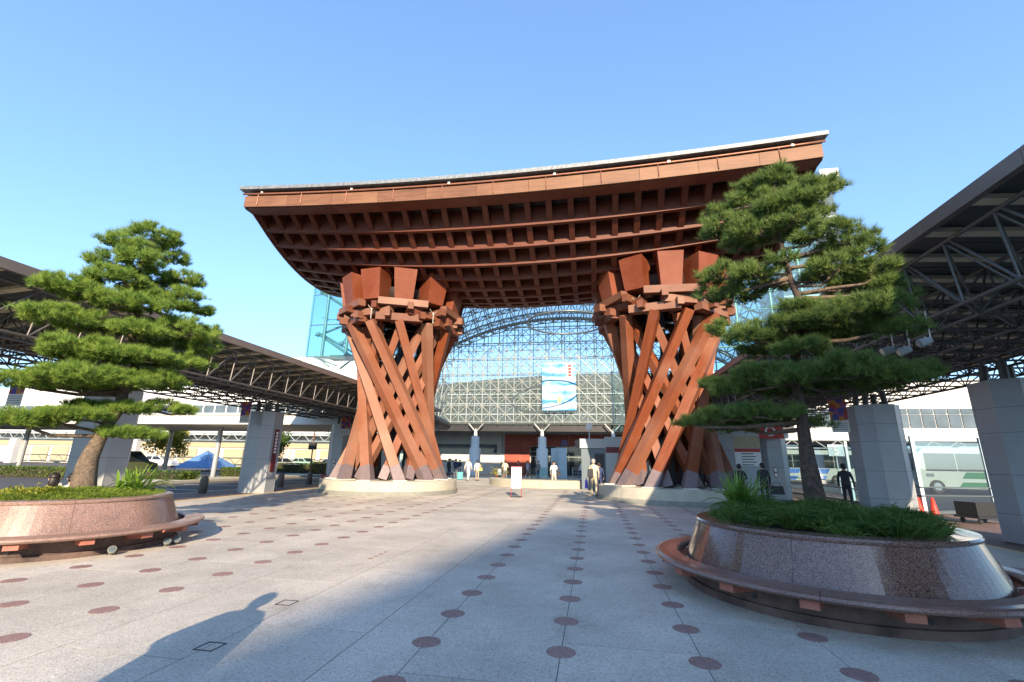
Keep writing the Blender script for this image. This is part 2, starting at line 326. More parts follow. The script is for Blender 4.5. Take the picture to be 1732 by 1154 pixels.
MT['tail'] = plain('tail_lamp', (.5, .02, .02), .2)
MT['stone'] = plain('bollard_stone', (.16, .13, .11), .8, 0, .25, 8, .4, 60)
MT['terracotta'] = plain('terracotta', (.55, .22, .09), .8)
MT['tent'] = plain('blue_tarpaulin', (.10, .21, .40), .6, 0, .15, 1)
MT['orange'] = plain('cone_red', (.70, .05, .03), .5)
MT['skin'] = plain('skin', (.50, .30, .22), .55)
MT['hair'] = plain('black_hair', (.016, .013, .012), .5)
MT['hairgrey'] = plain('grey_hair', (.35, .33, .31), .6)
def cloth(n, c): MT[n] = plain(n, c, .85, 0, .12, 9, .2, 120); return MT[n]
for n, c in dict(beige_cloth=(.56, .50, .36), white_cloth=(.72, .71, .68), black_cloth=(.034, .034, .04), navy_cloth=(.03, .045, .12), khaki_cloth=(.42, .36, .24),
                 brown_cloth=(.16, .07, .05), cream_cloth=(.62, .52, .40), grey_cloth=(.17, .18, .19), yellow_cloth=(.62, .50, .14), purple_cloth=(.13, .08, .5), teal_cloth=(.12, .45, .45), maroon_cloth=(.22, .05, .05)).items(): cloth(n, c)

# ------------------------------------------------------------------ ground
AX = -3.33                                   # the plaza's axis
def sheet(name, x0, x1, y0, y1, z, mat, parent=None):
    b = MB(); b.add([(x0, y0, z), (x1, y0, z), (x1, y1, z), (x0, y1, z)], [(0, 1, 2, 3)]); return b.build(name, mat, parent)
tag(sheet('ground', -900, 900, -300, 1500, -.06, MT['asphalt']), kind='structure')
plaza = tag(sheet('plaza', -14.6, 8.3, -14, 29.98, -.0020, MT['joint']), kind='structure')
sheet('far_paving', -14.6, 8.3, 29.995, 60, 0, MT['paving'], plaza)
lp = tag(sheet('pavement', -17.5, -14.86, -30, 60, -.004, MT['redpave']), kind='structure'); 
tag(sheet('pavement', 8.45, 12.6, -30, 60, -.006, MT['redpave']), kind='structure')
for X0, X1, nm in ((-14.86, -14.6, 'tactile_strip'), (8.3, 8.45, 'tactile_strip')):
    tag(sheet(nm, X0, X1, -30, 60, .001, MT['yellow']), kind='structure')
kb = MB(); kb.box(-17.68, -17.5, -30, 60, -.06, .0); tag(kb.build('kerb', MT['concrete']), kind='structure')
road = tag(sheet('road', -24.5, -17.68, -30, 75, -.052, MT['asphalt']), kind='structure')
for yy in (14, 20.3, 24, 29): sheet('road_line', -23.5, -18.2, yy, yy + .14, -.047, MT['asphalt_line'], road)
kb = MB(); kb.box(-27.4, -24.5, 20, 40, -.06, .09); tag(kb.build('traffic_island', MT['concrete']), kind='structure')

# paving slabs with recessed joints; discs of red terrazzo set where the joints cross
XL = [-14.6, -13.0, -11.88, -10.75, -9.63, -8.51, -7.39, -6.265, -5.14, -4.53, AX, -2.15, -1.53, -.32, .87, 2.04, 3.24, 4.44, 5.64, 6.9, 8.3]
g = .004
for i in range(len(XL) - 1):
    x0, x1 = XL[i], XL[i + 1]; off = 3.77 + .81 * (i % 3) - 2.43 * 3 + .05 * (x0 - AX)
    ys = [-4.0] + [off + 2.43 * k for k in range(20) if -3.5 < off + 2.43 * k < 29.5] + [29.99]
    for y0, y1 in zip(ys, ys[1:]):
        b = MB(); dz = random.uniform(-.0003, .0003)
        xa, xb, ya, yb = x0 + g, x1 - g, y0 + g, y1 - g; e = .0
        b.box(xa, xb, ya, yb, -.0019, dz)
        b.build('paving_slab', MT['paving'], plaza)
b = MB(); b.lathe([(.13, 0), (.128, .002), (0, .002)], (0, 0, 0), n=28); disc_me = b.mesh('paving_disc', MT['dot'])
PLANT = [(-9.65, 7.4), (3.07, 7.35)]; PILL = [(-10.15, 22.7), (3.55, 22.7)]
nd = 0; far = MB()
for x in [q for q in XL if (q < -5 or q > -1.6) and -13.5 < q < 7.5]:
    for k in range(-4, 31):
        y = 3.77 + .81 * k + .05 * (x + 5)*(1 if x < -3 else .6) + (-.2 if x > -2 else 0) + (.0)
        if any(hypot(x - a, y - c_) < 1.95 for a, c_ in PLANT) or any(hypot(x - a, y - c_) < 3.5 for a, c_ in PILL) or y > 27.5: continue
        if y < 15.2 and y > 2.5:
            o = link('paving_disc', disc_me, plaza); o.location = (x, y, .0012)
        else: far.lathe([(.13, .0012), (.128, .0032), (0, .0032)], (x, y, 0), n=12)
tag(far.build('paving_disc', MT['dot'], plaza), kind='stuff')
for k in range(4):
    b = MB(); b.lathe([(.035, 0), (.034, .003), (0, .003)], (-3.66, 7.67 + .185 * k, .001), n=14); b.build('brass_stud', MT['copper'], plaza)
for (x, y) in ((-3.46, 5.23), (-3.31, 3.98)):
    b = MB(); h_ = .085
    for dx, dy, sx, sy in ((-h_, 0, .012, .19), (h_, 0, .012, .19), (0, -h_, .16, .012), (0, h_, .16, .012)):
        b.box(x + dx - sx / 2, x + dx + sx / 2, y + dy - sy / 2, y + dy + sy / 2, .0012, .004)
    b.build('access_cover_frame', MT['darksteel'], plaza)

# tall building behind the photographer: its roof throws the broad soft shade over the right of the plaza
cor = Vector((-1.15, 14.8, 0)) + Vector((sin(SUN_AZ), -cos(SUN_AZ), 0)) * 85; HT = 85 * math.tan(SUN_EL)
d1 = Vector((.2, 1, 0)).normalized(); d2 = Vector((d1.y, -d1.x, 0))
tw = thing('hotel_tower', 'tall pale tower block standing behind the plaza', 'building', (cor.x, cor.y, 0), world=True)
def tp(a, b_, z): p = cor - d1 * a + d2 * b_; return (p.x, p.y, z)
b = MB(); b.hexa([tp(45, 0, 0), tp(45, 40, 0), tp(0, 40, 0), tp(0, 0, 0), tp(45, 0, HT), tp(45, 40, HT), tp(0, 40, HT), tp(0, 0, HT)]); b.build('wall', MT['offwhite'], tw)
for fl in range(9):
    z0 = 4 + fl * 3.9
    b = MB(); b.hexa([tp(-.05, 1.5, z0), tp(-.05, 38, z0), tp(.02, 38, z0), tp(.02, 1.5, z0), tp(-.05, 1.5, z0 + 1.7), tp(-.05, 38, z0 + 1.7), tp(.02, 38, z0 + 1.7), tp(.02, 1.5, z0 + 1.7)]); b.build('window_band', MT['window'], tw)

# ------------------------------------------------------------------ the drum gate
XC, HW, YC, HD = -3.45, 12.3, 22.7, 6.2
Y0, Y1 = YC - HD, YC + HD
tt = lambda x: (x - XC) / HW
zf = lambda x: 12.03 + .45 * tt(x) ** 2                       # bottom of the fascia
def zs(x, y): u = (y - YC) / (HD - .7); return zf(x) + .34 - (2.49 - .9 * tt(x) ** 2) * max(0, 1 - u * u)
gate = thing('wooden_gate', 'huge reddish timber gate with coffered curved roof on two drum-shaped pillars', 'gate', (XC, YC, 0), world=True)
cdep = lambda y: .76 + .34 * max(0, 1 - ((y - YC) / (HD - .7)) ** 2)
def strip(pts, wv, h0, h1, mat, name, parent, smooth=False):
    """rectangular section swept along pts (bottom centre line), width vector wv, from h0 to h1 above"""
    b = MB(); wv = Vector(wv); P = []
    for p in pts:
        p = Vector(p); h2 = cdep(p.y) + h1; P += [p - wv / 2 + Vector((0, 0, h0)), p + wv / 2 + Vector((0, 0, h0)), p + wv / 2 + Vector((0, 0, h2)), p - wv / 2 + Vector((0, 0, h2))]
    n = len(pts); F = [(i * 4 + k, i * 4 + (k + 1) % 4, (i + 1) * 4 + (k + 1) % 4, (i + 1) * 4 + k) for i in range(n - 1) for k in range(4)] + [(3, 2, 1, 0), tuple(range(4 * n - 4, 4 * n))]
    b.add(P, F); return b.build(name, mat, parent, smooth)
NX, NY = 26, 13
xs_ = np.linspace(XC - HW + .16, XC + HW - .16, 41); ys_ = np.linspace(Y0 + .70, Y1 - .70, 21)
roof = thing('roof', None, None, (XC, YC, 12), world=True, parent=gate)
INV[roof.name] = Matrix.Translation((-XC, -YC, -12))
roof.location = (XC, YC, 12); 
for j in range(1, NY):
    y = Y0 + .70 + (2 * HD - 1.4) * j / NY
    strip([(x, y, zs(x, y)) for x in xs_], (0, .22, 0), 0, .01, MT['rib'], 'long_rib', roof)
for i in range(NX + 1):
    x = XC - HW + .16 + (2 * HW - .32) * i / NX
    strip([(x, y, zs(x, y)) for y in ys_], (.25, 0, 0), .025, -.01, MT['rib'], 'cross_rib', roof)
b = MB(); P = [(x, y, zs(x, y) + cdep(y)) for x in xs_ for y in ys_]; n = len(ys_)
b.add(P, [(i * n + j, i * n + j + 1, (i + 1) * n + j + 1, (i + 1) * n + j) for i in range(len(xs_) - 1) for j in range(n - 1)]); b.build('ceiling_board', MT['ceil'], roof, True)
# fascia: main board and inward-raked lower board, in lengths
def board(x0, x1, yo, s, za, zb, th, rake, mat, name):
    b = MB(); N = 5
    P = []
    for k in range(N + 1):
        x = x0 + (x1 - x0) * k / N; z = zf(x)
        P += [(x, yo + s * rake, z + za), (x, yo + s * (rake + th), z + za), (x, yo + s * th, z + zb), (x, yo, z + zb)]
    F = [(i * 4 + k, i * 4 + (k + 1) % 4, (i + 1) * 4 + (k + 1) % 4, (i + 1) * 4 + k) for i in range(N) for k in range(4)] + [(3, 2, 1, 0), tuple(range(4 * N, 4 * N + 4))]
    b.add(P, F); b.build(name, mat, roof)
NS = 11
for s, yo in ((1, Y0), (-1, Y1)):
    for k in range(NS):
        x0 = XC - HW + 2 * HW * k / NS + .006; x1 = XC - HW + 2 * HW * (k + 1) / NS - .006
        board(x0, x1, yo, s, .36, .91, .1, 0, MT['fascia'], 'fascia_board')
        board(x0, x1, yo + s * .1, s, .335, .42, .66, 0, MT['lowboard'], 'lower_fascia_board')
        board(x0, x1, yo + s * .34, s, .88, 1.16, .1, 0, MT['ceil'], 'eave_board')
for sx in (-1, 1):
    xe = XC + sx * (HW - .05)
    for k in range(6):
        ya = Y0 + .13 + (2 * HD - .26) * k / 6; yb = Y0 + .13 + (2 * HD - .26) * (k + 1) / 6 - .01
        b = MB(); P = []
        for q in range(5):
            y = ya + (yb - ya) * q / 4; z0 = zs(xe, y) - .02; P += [(xe - .06, y, z0), (xe + .06, y, z0), (xe + .06, y, zf(xe) + .92), (xe - .06, y, zf(xe) + .92)]
        b.add(P, [(i * 4 + m_, i * 4 + (m_ + 1) % 4, (i + 1) * 4 + (m_ + 1) % 4, (i + 1) * 4 + m_) for i in range(4) for m_ in range(4)] + [(3, 2, 1, 0), (16, 17, 18, 19)])
        b.build('end_board', MT['rib'], roof)
# roof covering
b = MB(); P = []; N = 40
for k in range(N + 1):
    x = XC - HW - .2 + (2 * HW + .4) * k / N; z = zf(x) + 1.16
    for (y, dz) in ((Y0 - .2, 0), (Y1 + .2, 0), (Y1 + .2, .17), (YC, 1.0), (Y0 - .2, .17)): P.append((x, y, z + dz))
b.add(P, [(i * 5 + k, i * 5 + (k + 1) % 5, (i + 1) * 5 + (k + 1) % 5, (i + 1) * 5 + k) for i in range(N) for k in range(5)] + [(4, 3, 2, 1, 0), tuple(range(5 * N, 5 * N + 5))])
b.build('roof_covering', MT['roofmetal'], roof)
# gutter pipe on brackets, drop rods and small white clamps
b = MB(); b.path([(x, Y0 - .02, zf(x) + 1.0) for x in np.linspace(XC - HW - .1, XC + HW + .12, 30)], .045, 7); b.build('gutter_pipe', MT['copper'], roof, True)
for k in range(22):
    x = XC - HW + .4 + (2 * HW - .8) * k / 21; b = MB(); b.beam((x, Y0 + .34, zf(x) + 1.09), (x, Y0 - .05, zf(x) + .99), .05, .05); b.build('pipe_bracket', MT['darksteel'], roof)
    if k % 4 == 0: b = MB(); b.box(x + .45, x + .55, Y0 - .068, Y0 + .02, zf(x) + .995, zf(x) + 1.085); b.build('pipe_clamp', MT['plate'], roof)
for k in range(NS):
    x = XC - HW + 2 * HW * (k + .32) / NS; b = MB(); b.tube((x, Y0 - .02, zf(x) + 1.0), (x + .02, Y0 - .05, zf(x) + .42), .017, 6); b.build('drop_rod', MT['copper'], roof)

# drum pillars
ZB, ZT, RB, RT_, TW = .66, 8.1, 2.66, 2.70, radians(102)
def pillar(cx, sg, ph, bo):
    pl = thing('drum_pillar', None, None, (cx, YC, 0), world=True, parent=gate)
    INV[pl.name] = Matrix.Translation((-cx, -YC, 0))
    b = MB(); b.lathe([(3.40, 0), (3.40, .17), (3.37, .19)], (cx, YC, 0), n=72); b.build('base_kerb', MT['concrete_dark'], pl, True)
    b = MB(); b.lathe([(3.36, .15), (3.33, .585), (3.28, .62), (0, .62)], (cx, YC, 0), n=72); b.build('stone_base', MT['concrete'], pl)
    pol = lambda r, a, z: Vector((cx + r * cos(a), YC + r * sin(a), z))
    for k in range(12):
        a = ph + k * pi / 6; A = pol(RB, a, ZB); B = pol(RT_, a + sg * TW, ZT); d = (B - A).normalized(); rad = Vector((cos(a), sin(a), 0))
        m_ = A.lerp(B, .075)
        b = MB(); b.beam(m_ - d * .02, B + d * .12, .44, .40, rad); own_axes(b.build('post', MT['post'], pl), A, d, rad)
        b = MB(); sdv = d.cross(rad).normalized(); u = sdv.cross(d)
        P = []
        for (p, ww, hh) in ((A, .5, .46), (m_, .46, .42)):
            q = [p - sdv * ww / 2 - u * hh / 2, p + sdv * ww / 2 - u * hh / 2, p + sdv * ww / 2 + u * hh / 2, p - sdv * ww / 2 + u * hh / 2]
            if p is A:   # cut level with the plate
                q = [v - d * ((v.z - ZB) / d.z) for v in q]
            P += q
        b.hexa(P); b.build('post_shoe', MT['shoe'], pl)
        b = MB(); b.rbox((A.x, A.y, .618), .86, .62, .045, a); b.build('base_plate', MT['plate'], pl)
    for k in range(12):
        a = ph + radians(13) + k * pi / 6; A = pol(2.2, a, ZB); B = pol(2.15, a - sg * radians(97), ZT + .1); d = (B - A).normalized(); rad = Vector((cos(a), sin(a), 0)); m_ = A.lerp(B, .075)
        b = MB(); b.beam(m_ - d * .02, B, .36, .34, rad); own_axes(b.build('inner_post', MT['post'], pl), A, d, rad)
        b = MB(); b.beam(A - d * .02, m_, .40, .38, rad); b.build('post_shoe', MT['shoe'], pl)
    b = MB(); b.tube((cx, YC, .6), (cx, YC, 9.6), .16, 16); b.build('steel_core', MT['darksteel'], pl, True)
    for k in range(2):
        a = ph + .6 + k * pi; b = MB(); b.tube(pol(.55, a, .62), pol(1.0, a, 8.6), .07, 8); b.build('steel_pipe', MT['darksteel'], pl, True)
    tops = [ph + k * pi / 6 + sg * TW for k in range(12)]
    for k, a in enumerate(tops):
        tg = Vector((-sin(a), cos(a), 0)); 
        z = 8.32 + (.0 if k % 2 else .30); c_ = pol(2.72, a, z); b = MB(); b.beam(c_ - tg * 1.12, c_ + tg * 1.12, .40, .36 if k % 2 else .34); b.build('ring_beam', MT['beam'], pl)
        a2 = a + bo; tg2 = Vector((-sin(a2), cos(a2), 0))
        z = 9.0 + (.02 if k % 2 else -.12); c_ = pol(2.98, a2, z); b = MB()
        if k % 2: b.beam(c_ - tg2 * 1.2, c_ + tg2 * 1.2, .34, .34); b.build('ring_beam', MT['beam'], pl)
        for (aa, r1, zz) in ((a + .16, 3.42, 8.80), (a - .17, 3.30, 8.42)):
            b = MB(); b.beam(pol(1.9, aa, zz), pol(r1, aa, zz), .27, .34); b.build('beam_end', MT['beam'], pl)
        # flared block between ring and roof
        ro, ri = (3.12, 3.42), 1.15; w0, w1 = .88, 1.12; zb = 9.2; P = []
        for (z, r, ww) in ((zb, ro[0], w0), (None, ro[1], w1)):
            if z is None: q = pol(r, a2, 0); z = 10.68; z2 = 10.68
            else: z2 = z
            P += [pol(r - ri, a2, z2) - tg2 * ww * .42, pol(r, a2, z) - tg2 * ww / 2, pol(r, a2, z) + tg2 * ww / 2, pol(r - ri, a2, z2) + tg2 * ww * .42]
        b = MB(); b.hexa(P); b.build('flared_block', MT['block'], pl)
        if k % 2 == 0:
            p = pol(3.0, a2, 8.2); b = MB(); b.tube(p, p + Vector((0, 0, .6)), .018, 5); b.tube(p + Vector((0, 0, .45)), p + tg2 * .22 + Vector((0, 0, .72)), .012, 4); b.tube(p + Vector((0, 0, .45)), p - tg2 * .22 + Vector((0, 0, .72)), .012, 4); b.build('tie_rod', MT['plate'], pl)
    # dark soffit collar closing the drum under the roof
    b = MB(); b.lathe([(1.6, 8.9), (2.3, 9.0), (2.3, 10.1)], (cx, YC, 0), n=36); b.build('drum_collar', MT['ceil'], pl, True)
    return pl
pillar(PILL[0][0], -1, radians(2), radians(3)); pillar(PILL[1][0], 1, radians(4), radians(15))

# ------------------------------------------------------------------ planters
def planter(c, label, var):
    cx, cy = c; G1, G2 = (MT['granite_sunlit'], MT['granite2_sunlit']) if var == 0 else (MT['granite'], MT['granite2']); t = thing('stone_planter', label, 'planter', (cx, cy, 0), world=True, group='round granite planters with bench rings')
    N = 8
    for k in range(N):
        a0 = 2 * pi * k / N + .2; a1 = a0 + 2 * pi / N - .0022
        b = MB(); b.lathe([(1.80, .26), (1.585, .80), (1.50, .80), (1.68, .26)], (cx, cy, 0), a0, a1, 12, closed=True); b.build('wall_panel', G1, t)
        b = MB(); b.lathe([(1.60, .803), (1.605, .83), (1.585, .852), (1.36, .862), (1.33, .83), (1.36, .803)], (cx, cy, 0), a0, a1, 12, closed=True); b.build('coping_stone', G1, t)
        b = MB(); b.lathe([(1.87, .315), (2.13, .305), (2.19, .32), (2.215, .345), (2.20, .372), (2.15, .385), (2.03, .375), (1.90, .39), (1.865, .375)], (cx, cy, 0), a0 + .15, a1 + .15, 14, closed=True); b.build('bench_slab', G2, t, False)
        for q in (0, 1):
            am = a0 + .1 + q * pi / N; b = MB(); ca, sa = cos(am), sin(am)
            b.beam((cx + 1.66 * ca, cy + 1.66 * sa, .245), (cx + 2.12 * ca, cy + 2.12 * sa, .262), .17, .11, ht2=.075); b.build('bench_bracket', MT['bracket'], t)
    b = MB(); b.lathe([(1.80, 0), (1.78, .08), (1.74, .085), (1.72, .27), (1.5, .27)], (cx, cy, 0), n=64); b.build('plinth', MT['plinth'], t, False)
    b = MB(); b.lathe([(1.40, .79), (.9, .86), (0, .93)], (cx, cy, 0), n=40); b.build('soil', MT['soil'], t, True)
    for am in (-1.5, -.95, -2.4):
        b = MB(); ca, sa = cos(am), sin(am); b.tube((cx + 1.76 * ca, cy + 1.76 * sa, .15), (cx + 1.765 * ca, cy + 1.765 * sa, .15), .028, 10, caps=True); b.build('drain_hole', MT['darksteel'], t)
    return t
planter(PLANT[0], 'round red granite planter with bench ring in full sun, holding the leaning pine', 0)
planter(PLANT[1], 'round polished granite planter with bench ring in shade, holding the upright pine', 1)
# ground lamps under the sunny planter's bench
for (x, y, nm) in ((-7.82, 6.88, 'ground spotlight under the sunny planter bench, apart from two others'), (-7.68, 7.75, 'ground spotlight under the sunny planter bench, left of a close pair'), (-7.68, 7.95, 'ground spotlight under the sunny planter bench, right of a close pair')):
    t = thing('ground_spotlight', nm, 'spotlight', (x, y, 0), 0, 'spotlights under the planter bench')
    b = MB(); b.tube((0, 0, .02), (.08, -.08, .1), .045, 12, r2=.06, caps=True); b.build('housing', MT['concrete_dark'], t); b = MB(); b.tube((.0805, -.0805, .1003), (.083, -.083, .103), .05, 12, caps=True); b.build('lens', MT['window'], t)
    b = MB(); b.box(-.06, .06, -.04, .04, 0, .02); b.build('foot', MT['darksteel'], t)

def cover(c, r0, r1, n, ln, wd, mat, name, label, zc, lift=.8, clumps=0):
    rr = np.sqrt(RNG.uniform(r0 * r0, r1 * r1, n)); th = RNG.uniform(0, 2 * pi, n)
    P = np.c_[c[0] + rr * np.cos(th), c[1] + rr * np.sin(th), zc(rr)]; D = np.c_[np.cos(th) * .5, np.sin(th) * .5, np.full(n, lift)]
    if clumps:
        k = RNG.integers(0, clumps, n); rr = np.sqrt(RNG.uniform(r0 * r0, (r1 - .04) ** 2, clumps))[k]; th = RNG.uniform(0, 2 * pi, clumps)[k]; off = RNG.normal(0, .035, (n, 2)); P = np.c_[c[0] + rr * np.cos(th) + off[:, 0], c[1] + rr * np.sin(th) + off[:, 1], zc(rr)]; D = np.c_[off * 16, np.full(n, lift)]
    D += RNG.normal(0, .25, D.shape)
    # arching blades: two segments
    d = unit(D); sdv = unit(np.cross(d, RNG.normal(0, 1, D.shape))) * wd; cv = .55 + .9 * (.5 + .5 * np.sin(P[:, 0] * 9 + 2 * np.sin(P[:, 1] * 7)) * np.cos(P[:, 1] * 11 + P[:, 0] * 3))[:, None]; L = ln * cv * RNG.uniform(.6, 1.2, (n, 1)); mid = P + d * L * .6; tip = mid + unit(d + np.c_[d[:, :2] * 1.2, -np.ones(n) * .9]) * L * .5
    V = np.empty((n, 7, 3)); Q = np.stack([P - sdv * .5, P + sdv * .5, mid + sdv * .45, P - sdv * .5, mid + sdv * .45, mid - sdv * .45], 1)
    T = np.stack([mid - sdv * .45, mid + sdv * .45, tip], 1); V = np.concatenate([Q, T], 1).reshape(-1, 3)
    return tag(link(name, tri_mesh(name, V, mat)), label, 'ground cover', kind='stuff')
cover(PLANT[0], 0, 1.40, 9000, .11, .010, MT['grass'], 'ground_cover', 'short bright green ground cover filling the sunny planter', lambda r: .93 - .07 * r)
cover(PLANT[1], 0, 1.36, 13000, .27, .012, MT['grass2'], 'ground_cover', 'dark green lily turf filling the shaded planter', lambda r: .93 - .07 * r, 1.0, 150)
def strap_plant(c, n, ln, wd, mat, label, spread=.12, z0=.88):
    t = thing('strap_leaf_plant', label, 'plant', (c[0], c[1], z0), 0, world=True)
    for k in range(n):
        a = random.uniform(0, 2 * pi); r = spread * sqrt(random.random()); L = ln * random.uniform(.65, 1.1); out = random.uniform(.25, .95); b = MB(); P = []
        x, y = c[0] + r * cos(a * 1.7), c[1] + r * sin(a * 1.7); N = 6
        for i in range(N + 1):
            q = i / N; rr = L * out * q; z = z0 + L * (q * (1.25 - .5 * out) - .85 * out * q * q); w_ = wd * (1 - q ** 3) * (.55 + .9 * q * (1 - q) * 2)
            P += [(x + rr * cos(a) - w_ * sin(a), y + rr * sin(a) + w_ * cos(a), z + .006), (x + rr * cos(a), y + rr * sin(a), z - .004), (x + rr * cos(a) + w_ * sin(a), y + rr * sin(a) - w_ * cos(a), z + .006)]
        b.add(P, [(i * 3 + m_, i * 3 + m_ + 1, i * 3 + m_ + 4, i * 3 + m_ + 3) for i in range(N) for m_ in (0, 1)]); b.build('leaf', mat, t, True)
    return t
q = ground(215, 832, .88); strap_plant((q[0] - .05, q[1] + .12), 60, .62, .034, MT['strap'], 'bright green broad strap-leaf clump at the rim of the sunny planter', .26)
q = ground(1262, 868, .88); strap_plant((q[0] + .02, q[1] + .1), 120, .74, .022, MT['strap2'], 'arching green strap-leaf clump at the rim of the shaded planter', .2)
q = ground(28, 838, .88)
t = thing('low_shrub', 'small shrub with yellow-green leaves at the edge of the sunny planter', 'shrub', (q[0], q[1], .86), world=True)
n = 900; P = np.c_[RNG.normal(q[0] - .05, .22, n), RNG.normal(q[1] + .2, .2, n), .87 + np.abs(RNG.normal(0, .06, n))]; me = tri_mesh('foliage', leaves(P, np.tile([0, 0, 1.], (n, 1)), .045, RNG), MT['hedgey'], 4); link('foliage', me, t)
b = MB(); [b.tube((q[0] + dx, q[1] + .2 + dy, .85), (q[0] + dx * 1.4, q[1] + .2 + dy * 1.3, .97), .006, 5) for dx, dy in ((-.1, 0), (.05, .08), (.12, -.05), (-.02, -.1))]; b.build('stem', MT['bark'], t)

# ------------------------------------------------------------------ pines
def pine(label, base, trunk_px, trunk_r, pads, mat, seed, pl, dens=1.0):
    rng = np.random.default_rng(seed); base = np.array(base)
    t = thing('pine_tree', label, 'tree', tuple(base), world=True)
    vd = unit(np.array([base[0], base[1], 0.])); TP = [at_plane(x, y, base + vd * dd) for (x, y, dd) in trunk_px]; TP[0] = base + np.array([0, 0, -.12])
    pts = []; rad = []
    n = len(TP)
    for i in range(n - 1):          # smooth the trunk line
        p0, p1, p2, p3 = TP[max(i - 1, 0)], TP[i], TP[i + 1], TP[min(i + 2, n - 1)]
        for s_ in range(5):
            q = s_ / 5; pts.append(.5 * ((2 * p1) + (-p0 + p2) * q + (2 * p0 - 5 * p1 + 4 * p2 - p3) * q * q + (-p0 + 3 * p1 - 3 * p2 + p3) * q ** 3)); f = (i + q) / (n - 1)
            rad.append(trunk_r * (1 - .84 * f ** .75) * (1 + .35 * max(0, .12 - f) / .12) * (1 + .07 * sin(9 * f + i)))
    pts.append(TP[-1]); rad.append(trunk_r * .18)
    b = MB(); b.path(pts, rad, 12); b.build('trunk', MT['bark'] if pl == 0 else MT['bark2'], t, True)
    pts = np.array(pts); V = []
    for (x, y, rx, ry, dd) in pads:
        c = at_plane(x, y, base + vd * dd); sc = np.linalg.norm(c - np.array([0, 0, CAM_H])) / F_PX * .93; RX, RY = max(rx - 3, 8) * sc, max(ry - 6, 5) * sc; RD = max(RX * .75, .2)
        # limb from the trunk to the pad
        cand = pts[(pts[:, 2] < c[2] + .08)]; k = np.argmin(np.linalg.norm(cand - c, axis=1) + .7 * np.maximum(0, c[2] - .25 - cand[:, 2])) if len(cand) else 0
        a = cand[k] if len(cand) else pts[0]; L = np.linalg.norm(c - a)
        if L > .12:
            e = c - np.array([0, 0, RY * .35]); mid = (a + e) / 2 + rng.normal(0, .05, 3) * L + np.array([0, 0, -.04 * L]); q1 = a * .72 + mid * .28; q2 = e * .7 + mid * .3 + rng.normal(0, .03, 3)
            rb = min(.05, .018 + .022 * L); bb = MB(); bb.path([a, q1, mid, q2, e], [rb, rb * .85, rb * .7, rb * .5, rb * .3], 7); bb.build('limb', MT['bark'], t, True)
            for s_ in range(5):
                th = rng.uniform(0, 2 * pi); p2 = c + np.array([cos(th) * RX * .6, sin(th) * RX * .6, rng.uniform(-.1, .3) * RY]); bb = MB(); bb.path([e, (e + p2) / 2 + rng.normal(0, .03, 3), p2], [rb * .35, rb * .25, .004], 5); bb.build('twig', MT['bark'], t, True)
        # clumps inside the pad, tufts on the clumps
        nc = max(6, int(36 * RX * RD / .16 * dens))
        cl = rng.normal(0, 1, (nc, 3)); cl = unit(cl) * rng.uniform(.35, 1, (nc, 1)) ** .5; cl[:, 2] = np.where(cl[:, 2] < -.45, cl[:, 2] * .4, cl[:, 2])
        # local frame: right, depth, up
        rg = np.array([vd[1], -vd[0], 0]); CL = c + cl[:, :1] * rg * RX + cl[:, 1:2] * vd * RD + cl[:, 2:] * np.array([0, 0, RY])
        for q in CL:
            m_ = 11; off = rng.normal(0, .042, (m_, 3)); off[:, 2] *= .7; P = q + off
            D = unit((P - c) * np.array([.7, .7, .3]) / max(RX, .1) + np.array([0, 0, 1.15]) + rng.normal(0, .3, (m_, 3)))
            V.append(needles(P, D, 20, .135, .0068, .5, rng))
    crown = link('crown', tri_mesh('crown', np.concatenate(V), mat), t); return t
LP = [(260, 402, 40, 20, .1), (212, 414, 36, 17, -.1), (286, 436, 30, 20, .3), (184, 445, 28, 17, .2), (236, 440, 36, 18, -.3), (312, 474, 28, 20, .1), (262, 472, 40, 18, .35), (200, 474, 44, 20, -.1), (318, 500, 26, 16, -.2),
      (126, 490, 44, 22, .1), (160, 505, 36, 18, .5), (220, 516, 50, 18, -.45), (283, 511, 38, 18, -.1), (335, 526, 30, 15, .2), (250, 500, 40, 16, .6),
      (112, 540, 50, 22, -.2), (150, 552, 40, 20, .5), (236, 560, 40, 16, -.6), (306, 562, 50, 26, -.2), (336, 590, 34, 26, .2), (285, 585, 40, 20, .5), (345, 560, 26, 18, .1),
      (145, 592, 54, 22, -.4), (190, 604, 40, 18, -.6), (239, 602, 42, 16, -.6), (300, 615, 34, 20, -.2), (120, 600, 34, 16, .3), (340, 618, 26, 14, .3),
      (40, 648, 46, 16, -.1), (95, 645, 46, 17, -.3), (155, 640, 60, 22, -.5), (210, 645, 40, 18, -.5), (265, 643, 40, 18, -.2), (150, 655, 50, 14, .4), (240, 650, 50, 16, .5),
      (30, 713, 42, 13, -.1), (75, 706, 40, 13, -.2), (125, 703, 42, 12, -.3), (160, 690, 36, 13, .3), (218, 693, 34, 13, -.2), (278, 690, 30, 16, -.1), (305, 697, 22, 14, 0), (215, 734, 34, 12, -.2), (250, 738, 24, 9, -.1)]
LT = [(130, 828, 0), (148, 785, 0), (163, 752, 0), (182, 718, 0), (203, 688, .02), (209, 662, .03), (228, 622, .0), (224, 575, .0), (229, 542, .02), (243, 492, .04), (250, 450, .04), (258, 405, .03)]
pine('leaning pine with bright green layered needles in the sunny planter', (-9.98, 7.9, .92), LT, .175, LP, MT['pine'], 11, 0)
